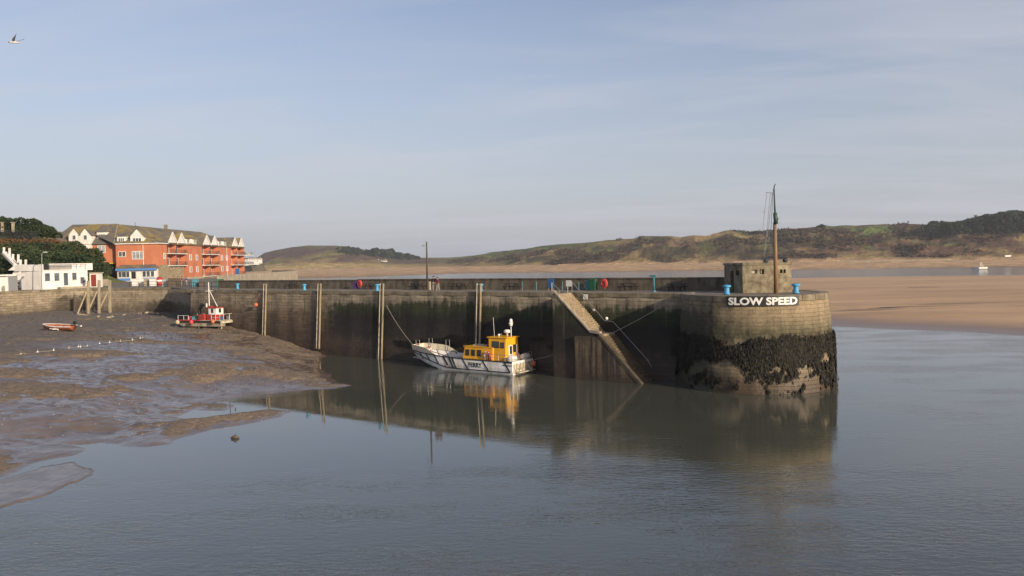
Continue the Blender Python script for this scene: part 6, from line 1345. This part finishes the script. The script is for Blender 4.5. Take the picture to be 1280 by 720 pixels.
# bracken bank and hedge on the crest
for i, (px, lb) in enumerate(((4, 'brown bracken clump at the left edge under the railing'), (17, 'brown bracken clump left of centre under the railing'), (30, 'brown bracken clump under the middle of the railing'), (44, 'brown bracken clump under the right of the railing'), (58, 'brown bracken clump at the right end of the railing'), (72, 'brown bracken clump left of the white gables'), (85, 'brown bracken clump below the left white gable'))):
    shrub(px, 298.5 if px < 60 else 302, 195, 6, lb, M['leafbrown'], 1500, .3, 'brown bracken along the bank top', 'bracken', base=15)
for i, (px, pt_, w, lb) in enumerate(((3, 271, 7, 'clipped dark hedge tree at the left edge on the crest'), (11, 272.5, 5, 'dark hedge tree second from left on the crest'), (25, 272, 7, 'dark hedge tree in the middle of the crest row'), (36, 273.5, 7, 'dark hedge tree right of the middle on the crest'), (46, 276, 6, 'dark hedge tree second from the right end of the crest row'), (54, 281, 5, 'low dark hedge tree at the right end of the crest row'))):
    shrub(px, pt_, 205, w, lb, M['leafdark'], 2600, .27, 'hedge trees on the crest at the left', 'hedge_tree', base=19.5, dep=4)
fp = [AT(x, y, 200) for x, y in ((-20, 296), (20, 296.5), (48, 298))]
fn = thing('iron_fence', fp[0], 'black iron fence along the crest below the hedge', 'fence'); m = MB()
for a, b in zip(fp[:-1], fp[1:]):
    n_ = int((b - a).length / .25)
    for i in range(n_): p_ = a.lerp(b, i / n_); m.beam(p_ - Vector((0, 0, .4)), p_ + Vector((0, 0, 1.7)), .06)
    m.beam(a + Vector((0, 0, 1.6)), b + Vector((0, 0, 1.6)), .1); m.beam(a + Vector((0, 0, .2)), b + Vector((0, 0, .2)), .1)
m.build('bars', M['iron'], fn)
for px, lb in ((3, 'pale gate pillar at the left edge on the crest'), (16.3, 'pale pillar in the gap between hedge trees on the crest')):
    a = AT(px, 290, 201.5); b = AT(px, 278.5, 201.5); m = MB(); m.beam(a, b, .5, .5); m.box(b + Vector((0, 0, .08)), (.75, .75, .18)); o = m.build('pillar', M['cream']); tag(o, lb, 'pillar', 'pale pillars on the crest')
# far field behind the hedge
p_ = AT(70, 292, 420); m = MB(); m.lathe((p_.x, 420, 12), [(60, 0), (45, 12), (25, p_.z - 12.5), (2, p_.z - 11)], 28); o = m.build('field_hill', mat('dry pasture', (.24, .16, .06), .95, (.12, .11, .03), .05), smooth=True); struct(o)
for px, py, w in ((67, 301.5, 2.0),):
    pass

# ------------------------------------------------------------------ far shore details
def house(px, py, D_, w, h, label, mt=M['render'], rfm=M['roof'], grp='white houses across the water'):
    b = AT(px, py, D_); r_ = thing('house', b, label, 'house', grp); m = MB(); dp_ = w * .7; m.box(b + Vector((0, 0, h / 2 - 2)), (w, dp_, h + 4)); m.build('wall', mt, r_)
    m = MB(); zt = b.z + h; m.add([(b.x - w / 2 - .3, D_ - dp_ / 2 - .3, zt), (b.x + w / 2 + .3, D_ - dp_ / 2 - .3, zt), (b.x + w / 2 + .3, D_ + dp_ / 2, zt), (b.x - w / 2 - .3, D_ + dp_ / 2, zt), (b.x - w / 2, D_, zt + h * .45), (b.x + w / 2, D_, zt + h * .45)], [(0, 1, 5, 4), (2, 3, 4, 5), (1, 2, 5), (3, 0, 4)]); m.build('roof', rfm, r_)
    m = MB(); m.box(b + Vector((w * .3, 0, h * 1.45)), (w * .08, w * .08, h * .35)); m.build('chimney', mt, r_)
    for q_ in (-.28, .05, .32): m = MB(); m.box(b + Vector((w * q_, -dp_ / 2 - .05, h * .55)), (w * .13, .1, h * .3)); m.build('window', M['dark'], r_)
tw = terr(470, .48); house(471, 330.5, 1690, 13, 7, 'white house on the left at the edge of the headland pine wood'); house(480, 329.5, 1690, 13, 6, 'white house on the right within the headland pine wood')
house(1277, 309, 1010, 9, 6, 'pale blue grey house by the dark wood at the right edge', mat('pale blue render', (.35, .40, .48)))
house(1035, 326, 900, 5, 2.6, 'tiny cream hut at the foot of the dunes behind the mast', M['cream'])
for i, (px, py, w, lb) in enumerate(((306, 329, 14, 'far white house nearest the glazed balconies'), (311, 327.5, 11, 'far white house second from the flats'), (316, 326.5, 13, 'far white house in the middle of the distant row'), (320, 328, 12, 'far white house second from the green hill'), (324, 326.5, 9, 'far white house next to the green hill'))):
    house(px, py, 1400, w, 4.5, lb, grp='distant white houses between flats and green hill')
m = MB(); m.lathe((AT(306, 326, 1440).x, 1460, 0), [(34, 0), (26, 14), (14, 19), (2, 20.5)], 28); o = m.build('far_hill', mat('far pasture', (.10, .085, .045), .95, (.06, .055, .03), .05), smooth=True); struct(o)
for i, px in enumerate((303, 308, 313.5, 318, 322.5)):
    shrub(px, 322.5, 1425, 11, ['dark bush behind the far houses, nearest the flats', 'dark bush behind the far houses, second from the flats', 'dark bush behind the middle far house', 'dark bush behind the far houses, second from the hill', 'dark bush behind the far houses, nearest the green hill'][i], M['leaffar'], 500, 1.2, 'bushes among the distant houses', base=17)
# low stone revetment and small white shed at the beach on the right
a, b, c = AT(1045, 328, 870), AT(1180, 325.5, 830), AT(1300, 322.5, 815); m = MB()
for p_, q_ in ((a, b), (b, c)): m.slab([p_ + Vector((0, 0, -2)), q_ + Vector((0, 0, -2)), q_ + Vector((0, 0, 1.6)), p_ + Vector((0, 0, 1.2))], (0, 3, 0))
o = m.build('revetment', M['cream']); tag(o, 'low pale stone wall along the foot of the far dunes', 'wall')
p_ = AT(1259, 321.5, 812); m = MB(); m.box(p_ + Vector((0, 0, .8)), (6, 3, 2.2)); m.box(p_ + Vector((0, 0, 2.0)), (6.5, 3.4, .25)); o = m.build('beach_shed', M['white']); tag(o, 'small white shed on the wall at the far right beach', 'shed')
# beached sailing dinghy across the channel
p_ = G(1229, 336, .3); BY = thing('beached_boat', p_, 'small beached boat with a cream sail across the channel', 'boat')
m = MB(); m.slab([p_ + Vector((-3.2, 0, 1.0)), p_ + Vector((-2.6, 0, 0)), p_ + Vector((2.6, 0, 0)), p_ + Vector((3.4, 0, 1.2))], (0, 1.8, 0)); m.build('hull', M['white'], BY, bevel=.1)
m = MB(); m.slab([p_ + Vector((-2, .9, 1.4)), p_ + Vector((1.4, .9, 1.4)), p_ + Vector((-.4, .9, 4.6)), p_ + Vector((-1.6, .9, 4.4))], (0, .15, 0)); m.build('sail', M['cream'], BY)
m = MB(); m.tube([p_ + Vector((-1.8, .9, 1)), p_ + Vector((-1.5, .9, 4.9))], .10, 6); m.build('mast', M['metal'], BY)
m = MB(); q0 = G(1224, 336.5, .3); m.slab([q0 + Vector((-4.5, 0, .6)), q0 + Vector((-3.5, 0, 0)), q0 + Vector((-.6, 0, 0)), q0 + Vector((-.3, 0, .6))], (0, 1.5, 0)); o = m.build('tender', M['coatblue'], bevel=.05); tag(o, 'tiny dark tender beside the boat across the channel', 'boat')
# single trees on the dunes
for px, pt_, w, D_s, lb in ((943.5, 289, 17, .78, 'lone rounded dark tree on the dunes left of the mast'), (975, 294, 16, .66, 'dark tree on the dunes just behind the mast'), (1027, 280.5, 10, .97, 'small dark tree on the skyline right of the mast')):
    b = terr(px, D_s); shrub(px, pt_, b.y, w, lb, M['leaffar'], 1500, .95, 'lone trees on the dunes', 'tree', base=b.z - 2)

# ------------------------------------------------------------------ gull
gp = AT(18.5, 53, 40); GU = thing('seagull', gp, 'dark winged gull flying at the top left of the sky', 'gull')
GU.scale = (1.1, 1.1, 1.1)
b = skin_mesh([((0, 0, 0), (.055, .05)), ((-.14, 0, .01), (.045, .045)), ((-.24, 0, .02), (.03, .03)), ((-.30, 0, .015), (.01, .008)), ((.16, 0, -.01), (.04, .03)), ((.27, 0, -.015), (.05, .008))], [(0, 1), (1, 2), (2, 3), (0, 4), (4, 5)], 'body', M['gullwhite']); b.parent = GU
for sg, pts in ((-1, [(.0, -.03, .02), (.10, -.12, .14), (.22, -.22, .34), (.15, -.20, .26), (-.06, -.10, .12), (-.09, -.03, .02)]), (1, [(.0, .03, .02), (.09, .2, .12), (.20, .42, .27), (.13, .40, .22), (-.06, .2, .10), (-.09, .03, .02)])):
    m = MB(); m.slab(pts, (0.008, 0, .012)); m.build('wing', M['gullgrey'], GU, world=False)
m = MB(); m.ball((-.25, 0, .02), .036, 8); m.build('head', M['gullgrey'], GU, True, world=False)

# ------------------------------------------------------------------ air
hz_m = bpy.data.materials.new('sea air'); hz_m.use_nodes = True; t = hz_m.node_tree; t.nodes.clear()
pv = t.nodes.new('ShaderNodeVolumePrincipled'); pv.inputs['Color'].default_value = (.88, .92, 1, 1); pv.inputs['Density'].default_value = .00012; pv.inputs['Anisotropy'].default_value = .2
oo = t.nodes.new('ShaderNodeOutputMaterial'); t.links.new(pv.outputs[0], oo.inputs['Volume'])
m = MB(); m.box((0, 2800, 45), (12400, 6700, 94)); hzo = m.build('haze', hz_m); hzo['kind'] = 'stuff'; hzo['label'] = 'thin pale sea haze over the estuary'
